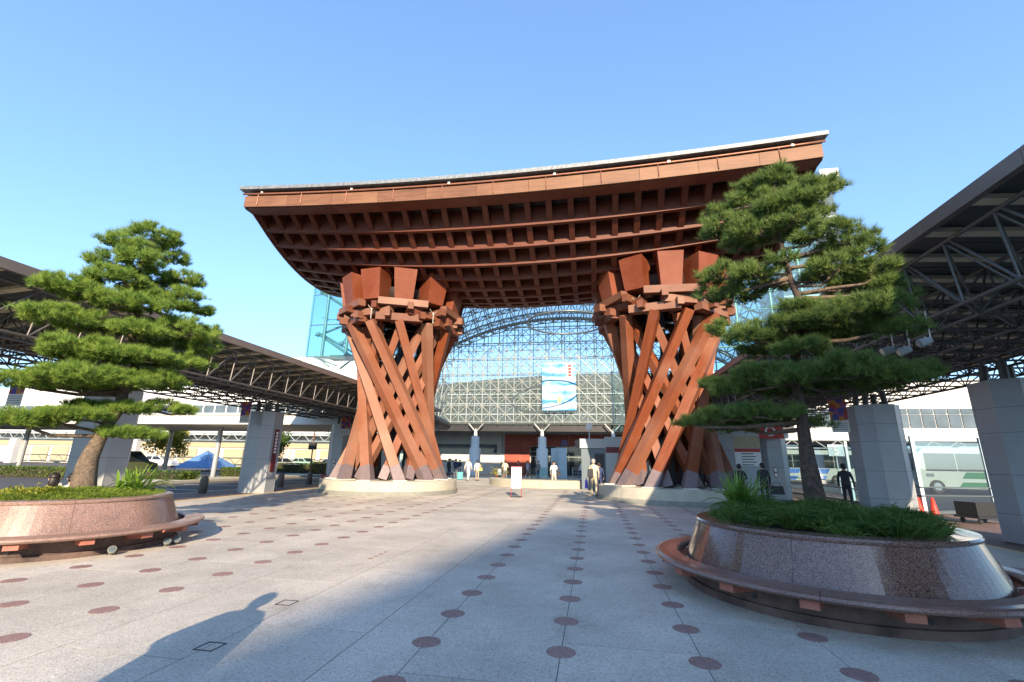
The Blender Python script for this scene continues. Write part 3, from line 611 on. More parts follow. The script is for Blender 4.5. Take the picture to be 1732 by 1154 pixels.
RP = [(1300, 312, 46, 20, .1), (1368, 325, 44, 22, 0), (1262, 345, 40, 22, .1), (1330, 352, 56, 24, -.2), (1392, 318, 26, 16, .1), (1385, 345, 30, 20, .2), (1300, 335, 40, 20, .4),
      (1228, 382, 40, 24, 0), (1210, 362, 24, 15, .1), (1270, 392, 42, 26, -.3), (1312, 400, 34, 20, .3), (1395, 395, 46, 20, -.1), (1440, 412, 38, 20, .1), (1372, 372, 34, 20, .4), (1215, 400, 28, 16, .2), (1462, 425, 26, 16, 0), (1250, 415, 40, 18, .4),
      (1222, 468, 44, 24, -.1), (1275, 462, 40, 20, -.3), (1200, 500, 30, 24, .1), (1250, 500, 46, 20, .2), (1310, 485, 30, 16, .5), (1420, 452, 44, 20, -.1), (1478, 462, 34, 22, .1), (1445, 480, 44, 18, .4), (1392, 470, 34, 14, .3),
      (1235, 560, 36, 22, 0), (1275, 570, 44, 22, -.3), (1325, 548, 44, 20, -.3), (1385, 540, 44, 22, -.45), (1440, 525, 48, 24, -.3), (1500, 520, 38, 30, 0), (1528, 558, 30, 18, 0), (1460, 560, 50, 20, .3), (1380, 575, 56, 20, .4), (1300, 590, 44, 18, .4), (1515, 500, 26, 20, .2),
      (1290, 632, 48, 22, -.3), (1340, 640, 44, 22, -.5), (1395, 622, 56, 26, -.4), (1460, 628, 54, 28, -.3), (1520, 640, 48, 24, 0), (1240, 660, 40, 22, .1), (1330, 660, 50, 20, .4), (1440, 652, 60, 22, .5), (1552, 630, 28, 18, .2), (1215, 650, 30, 18, .3),
      (1172, 716, 30, 15, 0), (1210, 706, 40, 18, -.1), (1260, 700, 44, 20, -.2), (1300, 712, 36, 14, .2), (1330, 700, 30, 14, -.3), (1386, 717, 20, 10, .3), (1240, 725, 36, 10, .4), (1325, 440, 26, 14, -.35), (1345, 520, 34, 14, -.4), (1352, 590, 44, 16, -.4), (1340, 372, 30, 16, -.35), (1500, 485, 30, 18, .1), (1410, 430, 36, 16, .3)]
RTk = [(1378, 858, 0), (1370, 800, 0), (1362, 750, 0), (1354, 690, 0), (1346, 640, 0), (1346, 590, .02), (1352, 540, 0), (1350, 505, 0), (1336, 470, 0), (1326, 430, 0), (1314, 385, 0), (1308, 340, 0), (1312, 310, 0)]
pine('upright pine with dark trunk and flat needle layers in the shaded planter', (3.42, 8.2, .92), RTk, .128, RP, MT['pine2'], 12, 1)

# ------------------------------------------------------------------ walkway canopies on space trusses
def canopy(s, ya, yb, label):
    X = lambda d: AX + s * d
    t = thing('walkway_canopy', label, 'canopy', (X(12), (ya + yb) / 2, 0), world=True, group='steel truss canopies either side of the plaza')
    zr = lambda d: 5.50 - .06 * (d - 8.85)
    d0, d1_ = 8.85, 15.75; n = int(round((yb - ya)))
    for k in range(0, n, 2):        # roof sheets, two bays each
        y0 = ya + k; y1 = y0 + 1.985
        b = MB(); b.hexa([(X(d0 + .1), y0, zr(d0 + .1) - .02), (X(d1_), y0, zr(d1_) - .02), (X(d1_), y1, zr(d1_) - .02), (X(d0 + .1), y1, zr(d0 + .1) - .02), (X(d0 + .1), y0, zr(d0 + .1) + .03), (X(d1_), y0, zr(d1_) + .03), (X(d1_), y1, zr(d1_) + .03), (X(d0 + .1), y1, zr(d0 + .1) + .03)]); b.build('roof_sheet', MT['canopy'], t)
        for dd, nm in ((d0, 'eave_beam'), (d1_ + .08, 'gutter')):
            b = MB(); b.box(min(X(dd - .06), X(dd + .06)), max(X(dd - .06), X(dd + .06)), y0 + .004, y1 + .011, zr(dd) - .16, zr(dd) + .07); b.build(nm, MT['eave'], t)
    for k in range(n + 1):
        y = ya + k; b = MB(); b.beam((X(d0 + .08), y, zr(d0) - .075), (X(d1_ - .05), y, zr(d1_) - .075), .19, .08); b.build('purlin', MT['purlin'], t)
    ds_t = [9.15 + 1.3 * i for i in range(6)]; ds_b = [9.8 + 1.3 * i for i in range(5)]
    ds_b = [9.15] + ds_b[0:] ; zt = lambda d: zr(d) - .27; zb = 4.12
    for i, d in enumerate(ds_t): b = MB(); b.tube((X(d), ya, zt(d)), (X(d), yb, zt(d)), .036, 8); b.build('top_chord', MT['truss'], t, True)
    for i, d in enumerate(ds_b): b = MB(); b.tube((X(d), ya, zb), (X(d), yb, zb), .036, 8); b.build('bottom_chord', MT['truss'], t, True)
    inner = MB()
    for k in range(n):
        y = ya + k
        # plaza-side face: single struts
        if y > 4:
            b = MB(); b.tube((X(9.15), y - .12, zb), (X(9.15), y + .88, zt(9.15)), .023, 6); b.build('strut', MT['truss'], t)
            b = MB(); b.tube((X(9.15), y - .12, zb), (X(9.15), y, zt(9.15)), .02, 6); b.build('strut', MT['truss'], t)
        for i in range(len(ds_t)):
            if i: inner.tube((X(ds_t[i]), y, zt(ds_t[i])), (X(ds_t[i - 1]), y, zt(ds_t[i - 1])), .02, 5)
        for i in range(5):
            db = ds_b[i + 1]
            for (dt, yy) in ((ds_t[i], y), (ds_t[i + 1], y), (ds_t[i], y + 1), (ds_t[i + 1], y + 1)): inner.tube((X(db), y + .5, zb), (X(dt), yy, zt(dt)), .019, 5)
            if i: inner.tube((X(db), y + .5, zb), (X(ds_b[i]), y + .5, zb), .028, 5)
            else: inner.tube((X(db), y + .5, zb), (X(9.15), y + .88 if False else y - .12, zb), .024, 5)
    tag(inner.build('space_truss_web', MT['truss'], t), kind='stuff')
    return t
canopy(-1, -8, 36, 'long dark steel truss canopy on the left, running behind the leaning pine')
canopy(1, -14, 36, 'long dark steel truss canopy on the right, with cream purlins under its roof')

def column(x, y, label, s, strip_=False, plate=False):
    t = thing('canopy_column', label, 'column', (x, y, 0), world=True, group='grey clad columns carrying the canopies')
    h, c = .68, .36; H = 3.64
    poly = [(-h, -h + c), (-h + c, -h), (h - c, -h), (h, -h + c), (h, h - c), (h - c, h), (-h + c, h), (-h, h - c)]
    zz = [0.0, .62, 1.48, 2.42, 2.99, H]
    for a, bz in zip(zz, zz[1:]):
        b = MB(); b.prism([(x + px, y + py) for px, py in poly], a + .004, bz - .004); b.build('cladding_panel', MT['column'], t)
    b = MB(); b.prism([(x + px * .985, y + py * .985) for px, py in poly], 0.001, H - .01); b.build('shaft', MT['darksteel'], t)
    for (px, py) in poly: b = MB(); b.tube((x + px, y + py, 0), (x + px, y + py, H), .008, 5); b.build('corner_trim', MT['column'], t)
    b = MB()
    for dx, dy in ((-.3, -.3), (.3, -.3), (.3, .3), (-.3, .3)): b.tube((x + dx, y + dy, H), (x + dx * .9, y + dy * .9, 4.1), .09, 8)
    b.build('steel_stub', MT['truss'], t)
    if strip_:
        xs = x - s * h if s > 0 else x + h; b = MB(); b.box(xs + (.002 if s < 0 else -.03), xs + (.03 if s < 0 else -.002), y - .16, y + .12, .92, 2.85); b.build('sign_strip', MT['darkred'], t)
        b = MB()
        for k in range(7): b.box(xs + .031, xs + .035, y - .10, y + .05, 2.62 - k * .145, 2.72 - k * .145)
        b.build('sign_marks', MT['white'], t)
    if plate:
        b = MB(); b.box(x - .15, x + .0, y - h - .02, y - h - .003, 1.02, 1.52); b.build('notice_plate', MT['darkred'], t)
        b = MB(); b.box(x - .13, x - .02, y - h - .024, y - h - .0205, 1.30, 1.48); b.box(x - .13, x - .02, y - h - .024, y - h - .0205, 1.06, 1.24); b.build('notice_symbol', MT['white'], t)
    return t
column(-15.55, 12.6, 'grey clad canopy column right behind the leaning pine', -1)
column(-15.35, 19.7, 'grey clad canopy column with a tall dark red sign strip, left of the gate', -1, True)
column(-15.4, 27.0, 'grey clad canopy column just behind the left drum pillar', -1, False, True)
column(-15.4, 34.0, 'farthest grey clad canopy column on the left side', -1)
column(9.95, 12.75, 'nearest grey clad canopy column at the right edge', 1)
column(9.55, 17.75, 'grey clad canopy column just right of the upright pine trunk', 1)
column(8.75, 25.4, 'grey clad canopy column with a red number board behind the two dark-clad men', 1, False, True)
column(8.3, 31.0, 'grey clad canopy column directly right of the right drum pillar', 1)

def banner(x, y, z0, z1, wd, label, a=0.0):
    t = thing('hanging_banner', label, 'banner', (x, y, z0), a, group='colourful banners hung under the canopies')
    b = MB(); b.box(-wd / 2, wd / 2, -.004, .004, (z1 - z0) * .35, z1 - z0); b.build('picture_panel', MT['banner'], t)
    b = MB(); b.box(-wd / 2, wd / 2, -.004, .004, 0, (z1 - z0) * .35 - .002); b.build('text_panel', MT['offwhite'], t)
    b = MB(); b.tube((-wd / 2 - .05, 0, z1 - z0), (wd / 2 + .05, 0, z1 - z0), .015, 6); b.tube((-wd / 2, 0, z1 - z0), (-wd / 2, 0, 4.12 - z0), .006, 4); b.tube((wd / 2, 0, z1 - z0), (wd / 2, 0, 4.12 - z0), .006, 4); b.build('rod', MT['truss'], t)
    b = MB(); [b.box(-wd * .4, wd * .4, -.006, -.0045, .08 + k * .07, .10 + k * .07) for k in range(4)]; b.build('text_lines', MT['slate'], t)
m_, t_, b_ = nmat('banner_print'); N_, L_ = t_.nodes, t_.links
tc = N_.new('ShaderNodeTexCoord'); vo = N_.new('ShaderNodeTexVoronoi'); vo.inputs['Scale'].default_value = 5.5; L_.new(tc.outputs['Object'], vo.inputs['Vector']); sp = N_.new('ShaderNodeSeparateColor'); L_.new(vo.outputs['Color'], sp.inputs[0])
cr = N_.new('ShaderNodeValToRGB'); cr.color_ramp.interpolation = 'CONSTANT'; e = cr.color_ramp.elements
for i, (p, c) in enumerate([(0, (.35, .05, .04)), (.25, (.45, .18, .03)), (.45, (.08, .06, .25)), (.62, (.5, .4, .3)), (.8, (.25, .08, .18))]):
    q = e[i] if i < 2 else e.new(p); q.position = p; q.color = (*c, 1)
L_.new(sp.outputs[0], cr.inputs[0]); L_.new(cr.outputs[0], b_.inputs['Base Color']); b_.inputs['Roughness'].default_value = .8; MT['banner'] = m_
q = at_plane(1419, 705, (8.6, 17.2)); banner(q[0], q[1], 2.72, 3.85, .55, 'colourful banner hanging left of the column beside the upright pine')
q = at_plane(412, 718, (-15.4, 18.7)); banner(q[0], q[1], 3.05, 4.0, .5, 'colourful banner hanging on the left column that has the red sign strip')
q = at_plane(583, 735, (-14.3, 25.9)); banner(q[0], q[1], 2.9, 4.0, .6, 'colourful banner hanging beside the left drum pillar')
q = at_plane(32, 650, (-17.5, 12.0)); banner(q[0], q[1], 3.0, 4.05, .6, 'colourful banner hanging at the left edge behind the leaning pine')
for (px, py, nm) in ((1575, 575, 'white floodlight under the right canopy, highest of three'), (1540, 590, 'white floodlight under the right canopy, middle of three'), (1512, 590, 'white floodlight under the right canopy, nearest the pine')):
    q = at_plane(px, py, (5.95, 7.9)); t = thing('floodlight', nm, 'floodlight', tuple(q), radians(-20), 'floodlights hung from the right canopy')
    b = MB(); b.tube((0, 0, 0), (-.16, -.02, -.05), .055, 14, r2=.075, caps=True); b.build('housing', MT['greywall'], t); b = MB(); b.tube((-.161, -.02, -.051), (-.165, -.021, -.053), .066, 14, caps=True); b.build('lens', MT['lamp'], t); b = MB(); b.tube((0, 0, .04), (0, 0, max(.1, 4.12 - q[2])), .012, 5); b.beam((-.08, -.06, 0), (-.08, .06, 0), .02, .1); b.build('yoke', MT['plate'], t)

# ------------------------------------------------------------------ glazed station dome behind the gate
dome = thing('glazed_dome', 'glass dome of pale steel lattice filling the view behind the gate', 'dome', (AX, 50, 0), world=True)
YW, ZW = 50.0, 5.62
arch = lambda x: 17.35 - .0185 * (x - AX) ** 2
wall = thing('rear_glass_wall', None, None, (AX, YW, ZW), world=True, parent=dome); INV[wall.name] = Matrix.Translation((-AX, -YW, -ZW))
mod = 1.8; nx = 11
for k in range(-2 * nx, 2 * nx + 1):
    x = AX + .2 + k * mod / 2; zt = arch(x)
    if zt < ZW + 1: continue
    b = MB(); b.tube((x, YW, ZW), (x, YW, zt), .07 if k % 2 == 0 else .045, 6); b.build('mullion', MT['frame'], wall)
    if k % 2 == 0: b = MB(); b.tube((x + .25, YW + 1.0, ZW), (x + .25, YW + 1.0, zt), .045, 6); b.build('rear_mullion', MT['frame_dk'], wall)
br = MB()
for j in range(0, 14):
    z = ZW + .1 + j * mod / 2; half = sqrt(max(0, (17.35 - z) / .0185)); half = min(half, nx * mod)
    if half < 1: continue
    b = MB(); b.tube((AX - half, YW + .06, z), (AX + half, YW + .06, z), .065 if j % 2 == 0 else .042, 6); b.build('transom', MT['frame'], wall)
    if j % 2 == 0: b = MB(); b.tube((AX - half, YW + 1.0, z), (AX + half, YW + 1.0, z), .04, 6); b.build('rear_transom', MT['frame_dk'], wall)
for k in range(-nx, nx):
    for j in range(7):
        x = AX + .2 + k * mod; z = ZW + .1 + j * mod
        if z + mod > min(arch(x), arch(x + mod)) + .3: continue
        br.tube((x, YW - .03, z), (x + mod, YW - .03, z + mod), .042, 5); br.tube((x + mod, YW - .03, z), (x, YW - .03, z + mod), .042, 5); br.tube((x + mod / 2, YW + .98, z), (x + mod * 1.5, YW + .98, z + mod), .035, 5); br.tube((x + mod * 1.5, YW + .98, z), (x + mod / 2, YW + .98, z + mod), .035, 5)
tag(br.build('lattice_brace', MT['frame'], wall), kind='stuff')
b = MB(); xs = np.linspace(AX - 24, AX + 24, 41)
b.add([p for x in xs for p in ((x, YW + .3, ZW), (x, YW + .3, max(arch(x), ZW + .01)))], [(2 * i, 2 * i + 2, 2 * i + 3, 2 * i + 1) for i in range(40)]); b.build('glass_sheet', MT['glass_wall'], wall)
for (o_, r_) in ((0, .16), (-.9, .10)):
    b = MB(); b.path([(x, YW - .2 + o_, arch(x) + .1 - .6 * o_) for x in np.linspace(AX - 24, AX + 24, 49)], r_, 8); b.build('arch_rib', MT['frame'], wall, True)
# vault from the rear arch up to the front arch
vt = thing('vault', None, None, (AX, 40, 17), world=True, parent=dome); INV[vt.name] = Matrix.Translation((-AX, -40, -17))
YF = 32.0
def vz(x, y): f = (YW - y) / (YW - YF); return 17.35 + 5.2 * sin(f * pi / 2) - (.0185 - .003 * f) * (x - AX) ** 2
lat = MB(); M_, K_ = 28, 14
node = lambda i, j, l: Vector((AX + (i - M_ / 2) * 1.36 + (.68 if l else 0), YF + (YW - YF) * j / K_ + (.64 if l else 0), vz(AX + (i - M_ / 2) * 1.36, YF + (YW - YF) * j / K_) - (1.1 if l else 0)))
for i in range(M_ + 1):
    b = MB(); b.path([node(i, j, 0) for j in range(K_ + 1)], .06, 6); b.build('vault_rib', MT['frame'], vt, True)
for j in range(K_ + 1):
    b = MB(); b.path([node(i, j, 0) for i in range(M_ + 1)], .06, 6); b.build('vault_hoop', MT['frame'], vt, True)
for i in range(M_):
    for j in range(K_):
        p = node(i, j, 1)
        for (a, c_) in ((0, 0), (1, 0), (0, 1), (1, 1)): lat.tube(p, node(i + a, j + c_, 0), .055, 5)
        if i < M_ - 1: lat.tube(p, node(i + 1, j, 1), .065, 5)
        if j < K_ - 1: lat.tube(p, node(i, j + 1, 1), .05, 5)
tag(lat.build('vault_lattice', MT['frame'], vt), kind='stuff')
b = MB(); P = [tuple(node(i, j, 0) + Vector((0, 0, .12))) for i in range(M_ + 1) for j in range(K_ + 1)]; n = K_ + 1
b.add(P, [(i * n + j, (i + 1) * n + j, (i + 1) * n + j + 1, i * n + j + 1) for i in range(M_) for j in range(K_)]); b.build('vault_glass', MT['glass'], vt)
# hanging ring
b = MB(); b.path([(-1.95 + 3.45 * cos(a), 38.5 + 3.45 * sin(a), 13.35) for a in np.linspace(0, 2 * pi, 49)], .09, 8); rg = b.build('light_ring', MT['frame_dk'], dome, True)
b = MB(); [b.tube((-1.95 + 3.45 * cos(a), 38.5 + 3.45 * sin(a), 13.4), (-1.95 + 3.45 * cos(a), 38.5 + 3.45 * sin(a), 20.0), .015, 4) for a in np.linspace(0, 2 * pi, 7)[:-1]]; b.build('ring_cable', MT['frame_dk'], rg)
# glass wings left and right of the gate, and steel frames leaning behind the pillars
def wing(s):
    X = lambda d: AX + s * d
    t = thing('glass_wing', None, None, (X(14), 32, 9), world=True, parent=dome); INV[t.name] = Matrix.Translation((-X(14), -32, -9))
    zb, zt, y = 9.35, 19.0, 32.0
    cols = [19.05, 17.75, 15.7, 13.4, 10.5]
    rows = [zb, 12.0, 14.6, 17.2, zt]
    for i in range(4):
        for j in range(4):
            b = MB(); x0, x1 = X(cols[i] - .03), X(cols[i + 1] + .03); b.hexa([(min(x0, x1), y, rows[j] + .03), (max(x0, x1), y, rows[j] + .03), (max(x0, x1), y + .03, rows[j] + .03), (min(x0, x1), y + .03, rows[j] + .03), (min(x0, x1), y, rows[j + 1] - .03), (max(x0, x1), y, rows[j + 1] - .03), (max(x0, x1), y + .03, rows[j + 1] - .03), (min(x0, x1), y + .03, rows[j + 1] - .03)]); b.build('glass_pane', MT['glass_teal'], t)
    for i, d in enumerate(cols):
        b = MB(); b.tube((X(d), y + .25, zb), (X(d), y + .25, zt), .05 if i == 0 else .13, 8); b.build('wing_post', MT['green'], t, True)
    for z in rows: b = MB(); b.tube((X(cols[0]), y + .2, z), (X(cols[-1]), y + .2, z), .05, 6); b.build('wing_rail', MT['green'], t, True)
    def wp(cx_, cy_):      # feature seen through the left wing -> distance from the axis and height on the plane of the frame
        d_ = ray(500 + cx_ * .13, 470 + cy_ * .13); k_ = 32.6 / d_[1]; return AX - d_[0] * k_, CAM_H + d_[2] * k_
    for (a, b2, r_) in (((330, 740), (690, 580), .10), ((330, 750), (770, 1060), .12), ((345, 735), (790, 1000), .08), ((600, 860), (775, 785), .08), ((600, 850), (730, 680), .06), ((240, 1035), (760, 1055), .07), ((270, 1020), (420, 1150), .07), ((270, 1040), (520, 1140), .06), ((360, 200), (680, 400), .12), ((300, 740), (240, 745), .05), ((740, 1060), (560, 1180), .07), ((340, 510), (420, 545), .03), ((420, 545), (680, 535), .03)):
        (da, za), (db, zb2) = wp(*a), wp(*b2); b = MB(); b.tube((X(da), y + .6, za), (X(db), y + .75, zb2), r_, 8); b.build('wing_brace', MT['green'], t, True)
    for c_ in ((300, 740), (600, 860), (740, 1055), (355, 195)):
        da, za = wp(*c_); b = MB(); b.ell((X(da), y + .55, za), .2, .2, .2, 10, 8); b.build('wing_node', MT['green'], t, True)
    (da, za), (db, zb2) = wp(390, 985), wp(700, 1030); b = MB(); b.box(min(X(da), X(db)), max(X(da), X(db)), y + 1.2, y + 2.0, min(za, zb2), max(za, zb2)); b.build('service_gantry', MT['darkgreen'], t)
    # sloping glass skirt below
    for i in range(4):
        b = MB(); x0, x1 = X(cols[i]), X(cols[i + 1]); b.add([(x0, y, zb - .04), (x1, y, zb - .04), (X(cols[i + 1] - .5), y + 2.4, zb - 1.5), (X(cols[i] - .5), y + 2.4, zb - 1.5)], [(0, 1, 2, 3)]); b.build('skirt_pane', MT['glass_teal'], t)
    # side lattice between the wing and the rear wall
    la = MB()
    for k in range(8):
        y0 = 32.5 + k * 2.2
        for j in range(5):
            z0 = 5.6 + j * 2.2; xo = X(11.8 - .22 * j + .35 * k * (k < 4) + 1.4 * (k >= 4)); xo2 = X(11.8 - .22 * (j + 1) + .35 * k * (k < 4) + 1.4 * (k >= 4))
            la.tube((xo, y0, z0), (xo2, y0, z0 + 2.2), .06, 5); la.tube((xo, y0, z0), (xo2, y0 + 2.2, z0 + 2.2), .045, 5); la.tube((xo, y0 + 2.2, z0), (xo2, y0, z0 + 2.2), .045, 5); la.tube((xo, y0, z0), (xo, y0 + 2.2, z0), .045, 5)
    tag(la.build('side_lattice', MT['frame'], t), kind='stuff')
    b = MB(); x0, x1 = X(12.6), X(10.2)
    b.path([(X(12.6), 32.6, 5.1), (X(11.6), 35, 5.0), (X(11.0), 40, 5.0), (X(11.6), 46, 5.0)], [.55, .62, .62, .5], 10, flat=1.0); b.build('canopy_edge', MT['darksteel'], t, True)
wing(-1); wing(1)
# columns with V brackets under the wall
for x in (-12.75, -5.35, 2.15, 9.6):
    t = thing('dome_column', {-12.75: 'round dome column behind the left drum pillar, white lower half', -5.35: 'round dome column in the middle of the station entrance', 2.15: 'round dome column behind the grey kiosk', 9.6: 'round dome column hidden by the right drum pillar'}[x], 'column', (x, 50, 0), world=True, group='columns with V brackets under the glass wall')
    b = MB(); b.lathe([(.62, 0), (.62, 2.9), (.45, 2.92), (.45, 4.1), (.2, 4.15), (.14, 4.75)], (x, 50, 0), n=24); b.build('shaft', MT['white'], t, True)
    for s in (-1, 1): b = MB(); b.tube((x, 50, 4.6), (x + s * .85, 50, 5.55), .075, 8); b.build('bracket_arm', MT['frame'], t, True)
    b = MB(); b.tube((x, 50, 4.6), (x, 50, 5.0), .12, 10, caps=True); b.build('bracket_hub', MT['frame'], t, True)

# ------------------------------------------------------------------ station front under the dome
st = thing('station_building', 'station entrance front with white left wall, red panels and dark glass doors', 'building', (AX, 56, 0), world=True)
YS = 56.0
b = MB(); b.box(-26, 18, YS + .3, YS + 9, 0, 5.6); b.build('wall', MT['offwhite'], st)
b = MB(); b.box(-28, 20, 51.2, YS + 9, 5.05, 5.55); b.build('entrance_ceiling', MT['darksteel'], st)
b = MB(); b.box(-28, 20, 50.6, 51.0, 4.75, 5.5); b.build('dark_lintel', MT['darksteel'], st)
# red wall of panels
for i in range(9):
    for (z0, z1) in ((3.35, 4.15), (4.17, 4.7)):
        x0 = -10.6 + i * 1.95
        b = MB(); b.box(x0, x0 + 1.92, YS + .12, YS + .3, z0, z1); b.build('red_panel', MT['redwall'], st)
for (z0, z1) in ((0, .8), (.82, 1.63), (1.65, 2.48), (2.5, 3.33)):
    b = MB(); b.box(-10.6, -7.5, YS + .1, YS + .3, z0, z1); b.build('red_panel', MT['redwall'], st)
for i in range(12):                      # glazed doors
    x0 = -7.4 + i * 1.15
    for (z0, z1) in ((.02, 2.1), (2.16, 2.7), (2.76, 3.3)):
        b = MB(); b.box(x0, x0 + 1.07, YS + .22, YS + .29, z0, z1); b.build('door_pane', MT['darkglass'], st)
    b = MB(); b.box(x0 + 1.075, x0 + 1.145, YS + .08, YS + .3, 0, 3.34); b.build('door_mullion', MT['frame_dk'], st)
for z in (2.13, 2.73): b = MB(); b.box(-7.4, 6.4, YS + .15, YS + .215, z - .03, z + .03); b.build('door_rail', MT['frame'], st)
for (x0, x1, z0, z1) in ((-19.6, -15.0, 2.5, 3.5), (-14.2, -11.6, 2.5, 3.5), (-18.6, -17.9, 1.35, 1.6), (-17.6, -16.9, 1.35, 1.6)):
    b = MB(); b.box(x0, x1, YS + .2, YS + .29, z0, z1); b.build('window', MT['window'], st)
for x in (-22, -20.5, -11): b = MB(); b.box(x, x + .08, YS + .1, YS + .3, 0, 5); b.build('wall_joint', MT['greywall'], st)
def text(s, size, loc, mat, name, parent, rotx=pi / 2, rz=0.0, ext=.01, align='LEFT'):
    cu = bpy.data.curves.new(name, 'FONT'); cu.body = s; cu.size = size; cu.extrude = ext; cu.align_x = align
    o = bpy.data.objects.new(name, cu); C.objects.link(o); o.rotation_euler = (rotx, 0, rz); bpy.context.view_layer.update()
    me = bpy.data.meshes.new_from_object(o.evaluated_get(bpy.context.evaluated_depsgraph_get())); bpy.data.objects.remove(o)
    me.transform(Matrix.Translation(loc) @ Matrix.Rotation(rz, 4, 'Z') @ Matrix.Rotation(rotx, 4, 'X')); me.materials.clear(); me.materials.append(mat)
    return link(name, me, parent)
MT['jrblue'] = plain('logo_blue', (.10, .30, .85), .5); MT['signwhite'] = plain('sign_white', (.85, .85, .85), .5)
text('JR', 1.0, (-3.75, YS + .02, 3.42), MT['jrblue'], 'logo', st); text('金沢駅', .85, (-2.2, YS + .02, 3.48), MT['signwhite'], 'station_name', st); text('Kanazawa Station', .36, (-2.2, YS + .02, 3.12), MT['signwhite'], 'station_name', st)
# hall behind the glass wall, its curved roof showing through the lower half
hall = thing('station_hall', 'long grey-green station hall with curved roof seen through the glass wall', 'building', (AX, 82, 0), world=True)
b = MB(); pr = [(x, 12.0 + 4.6 * cos(min(1.45, abs((x - 2) / 34)))) for x in np.linspace(-46, 50, 33)]
P = [(x, 80, 5.6) for x, z in pr] + [(x, 80, z) for x, z in pr] + [(x, 100, z) for x, z in pr]; n = len(pr)
b.add(P, [(i, i + 1, n + i + 1, n + i) for i in range(n - 1)] + [(n + i, n + i + 1, 2 * n + i + 1, 2 * n + i) for i in range(n - 1)]); b.build('wall', MT['hallgrey'], hall)
for z in (7.5, 9.4, 11.3, 13.0): b = MB(); b.box(-26, 30, 79.8, 79.97, z, z + .18); b.build('cladding_rail', MT['greywall'], hall)
# poster hung in front of the glass wall
m_, t_, b_ = nmat('poster_print'); N_, L_ = t_.nodes, t_.links
tc = N_.new('ShaderNodeTexCoord'); mp = N_.new('ShaderNodeMapping'); mp.inputs['Scale'].default_value = (.55, .55, .95); L_.new(tc.outputs['Object'], mp.inputs['Vector'])
no = N_.new('ShaderNodeTexNoise'); no.inputs['Scale'].default_value = 1.1; no.inputs['Detail'].default_value = 3; no.inputs['Distortion'].default_value = .5; L_.new(mp.outputs[0], no.inputs['Vector'])
wv = N_.new('ShaderNodeTexWave'); wv.wave_type = 'BANDS'; wv.bands_direction = 'Z'; wv.inputs['Scale'].default_value = .32; wv.inputs['Distortion'].default_value = 1.6; L_.new(tc.outputs['Object'], wv.inputs['Vector'])
ad = N_.new('ShaderNodeMath'); ad.operation = 'MULTIPLY_ADD'; ad.inputs[1].default_value = .22; L_.new(wv.outputs['Fac'], ad.inputs[0]); L_.new(no.outputs['Fac'], ad.inputs[2])
cr = N_.new('ShaderNodeValToRGB'); e = cr.color_ramp.elements; e[0].position, e[1].position = .46, .80; e[0].color = (.06, .26, .60, 1); e[1].color = (.80, .86, .88, 1); q = e.new(.62); q.color = (.30, .60, .80, 1)
L_.new(ad.outputs[0], cr.inputs[0]); L_.new(cr.outputs[0], b_.inputs['Base Color']); b_.inputs['Roughness'].default_value = .7; MT['poster'] = m_
ps = thing('hanging_poster', 'large blue and white poster with a red lettered strip hung before the glass wall', 'poster', (-3.4, 49.2, 6.9), world=True)
b = MB(); b.box(-5.25, -1.6, 49.18, 49.21, 6.9, 12.15); b.build('print_sheet', MT['poster'], ps)
b = MB(); b.box(-2.55, -1.95, 49.165, 49.178, 10.45, 11.95); b.build('title_strip', MT['signwhite'], ps)
b = MB(); [b.box(-2.42, -2.08, 49.155, 49.164, 10.55 + k * .35, 10.83 + k * .35) for k in range(4)]; b.build('title_marks', MT['redsign'], ps)
b = MB(); b.ell((-3.4, 49.17, 8.0), .22, .01, .38, 10, 8); b.build('gold_motif', MT['yellow'], ps)
b = MB(); b.tube((-5.35, 49.2, 12.17), (-1.5, 49.2, 12.17), .05, 6); b.build('top_rod', MT['frame'], ps)

# grey kiosk beside the right pillar, curved low bench wall, pot, panels, sign stand
ki = thing('ticket_kiosk', 'slate grey kiosk with pale fascia and dark red band beside the right drum pillar', 'kiosk', (.6, 29.5, 0), world=True)
b = MB(); b.box(-.70, .72, 29.0, 31, .02, 2.42); b.build('slate_wall', MT['slate'], ki)
b = MB(); b.box(-.78, .74, 28.9, 31, 2.43, 2.98); b.build('fascia', MT['greywall'], ki)
b = MB(); b.box(.74, 3.2, 28.75, 31, .02, 3.1); b.build('pale_wall', MT['greywall'], ki)
b = MB(); b.box(.78, 2.6, 28.73, 28.748, 2.16, 2.5); b.build('red_band', MT['darkred'], ki)
b = MB(); b.box(.1, .65, 28.985, 28.998, .05, 2.1); b.build('door', MT['darksteel'], ki)
b = MB(); b.tube((-.2, 29.8, 2.98), (-.2, 29.8, 3.6), .03, 6); b.box(-.38, -.02, 29.7, 29.85, 3.6, 4.0); b.build('roof_beacon', MT['white'], ki)
bw = thing('curved_bench_wall', 'long low curved beige stone bench wall in front of the station', 'bench', (-3, 33, 0), world=True)
for k in range(9):
    a0 = radians(197 + k * 17.4); a1 = a0 + radians(17.2); b = MB(); b.lathe([(3.4, 0), (4.3, 0), (4.32, .42), (4.25, .47), (3.4, .47)], (-2.95, 33.3, 0), a0, a1, 6, closed=True); b.build('stone_block', MT['concrete'], bw)
b = MB(); b.lathe([(3.4, .40), (0, .40)], (-2.95, 33.3, 0), radians(197), radians(354), 24); b.build('fill', MT['concrete_dark'], bw)
t = thing('flower_pot', 'terracotta pot with orange flowers by the curved bench wall', 'plant pot', (-7.4, 37.5, 0), world=True)
b = MB(); b.lathe([(.0, 0), (.26, 0), (.40, .42), (.44, .44), (.44, .52), (.36, .52), (.34, .42), (0, .4)], (-7.4, 37.5, 0), n=20); b.build('pot', MT['terracotta'], t, True)
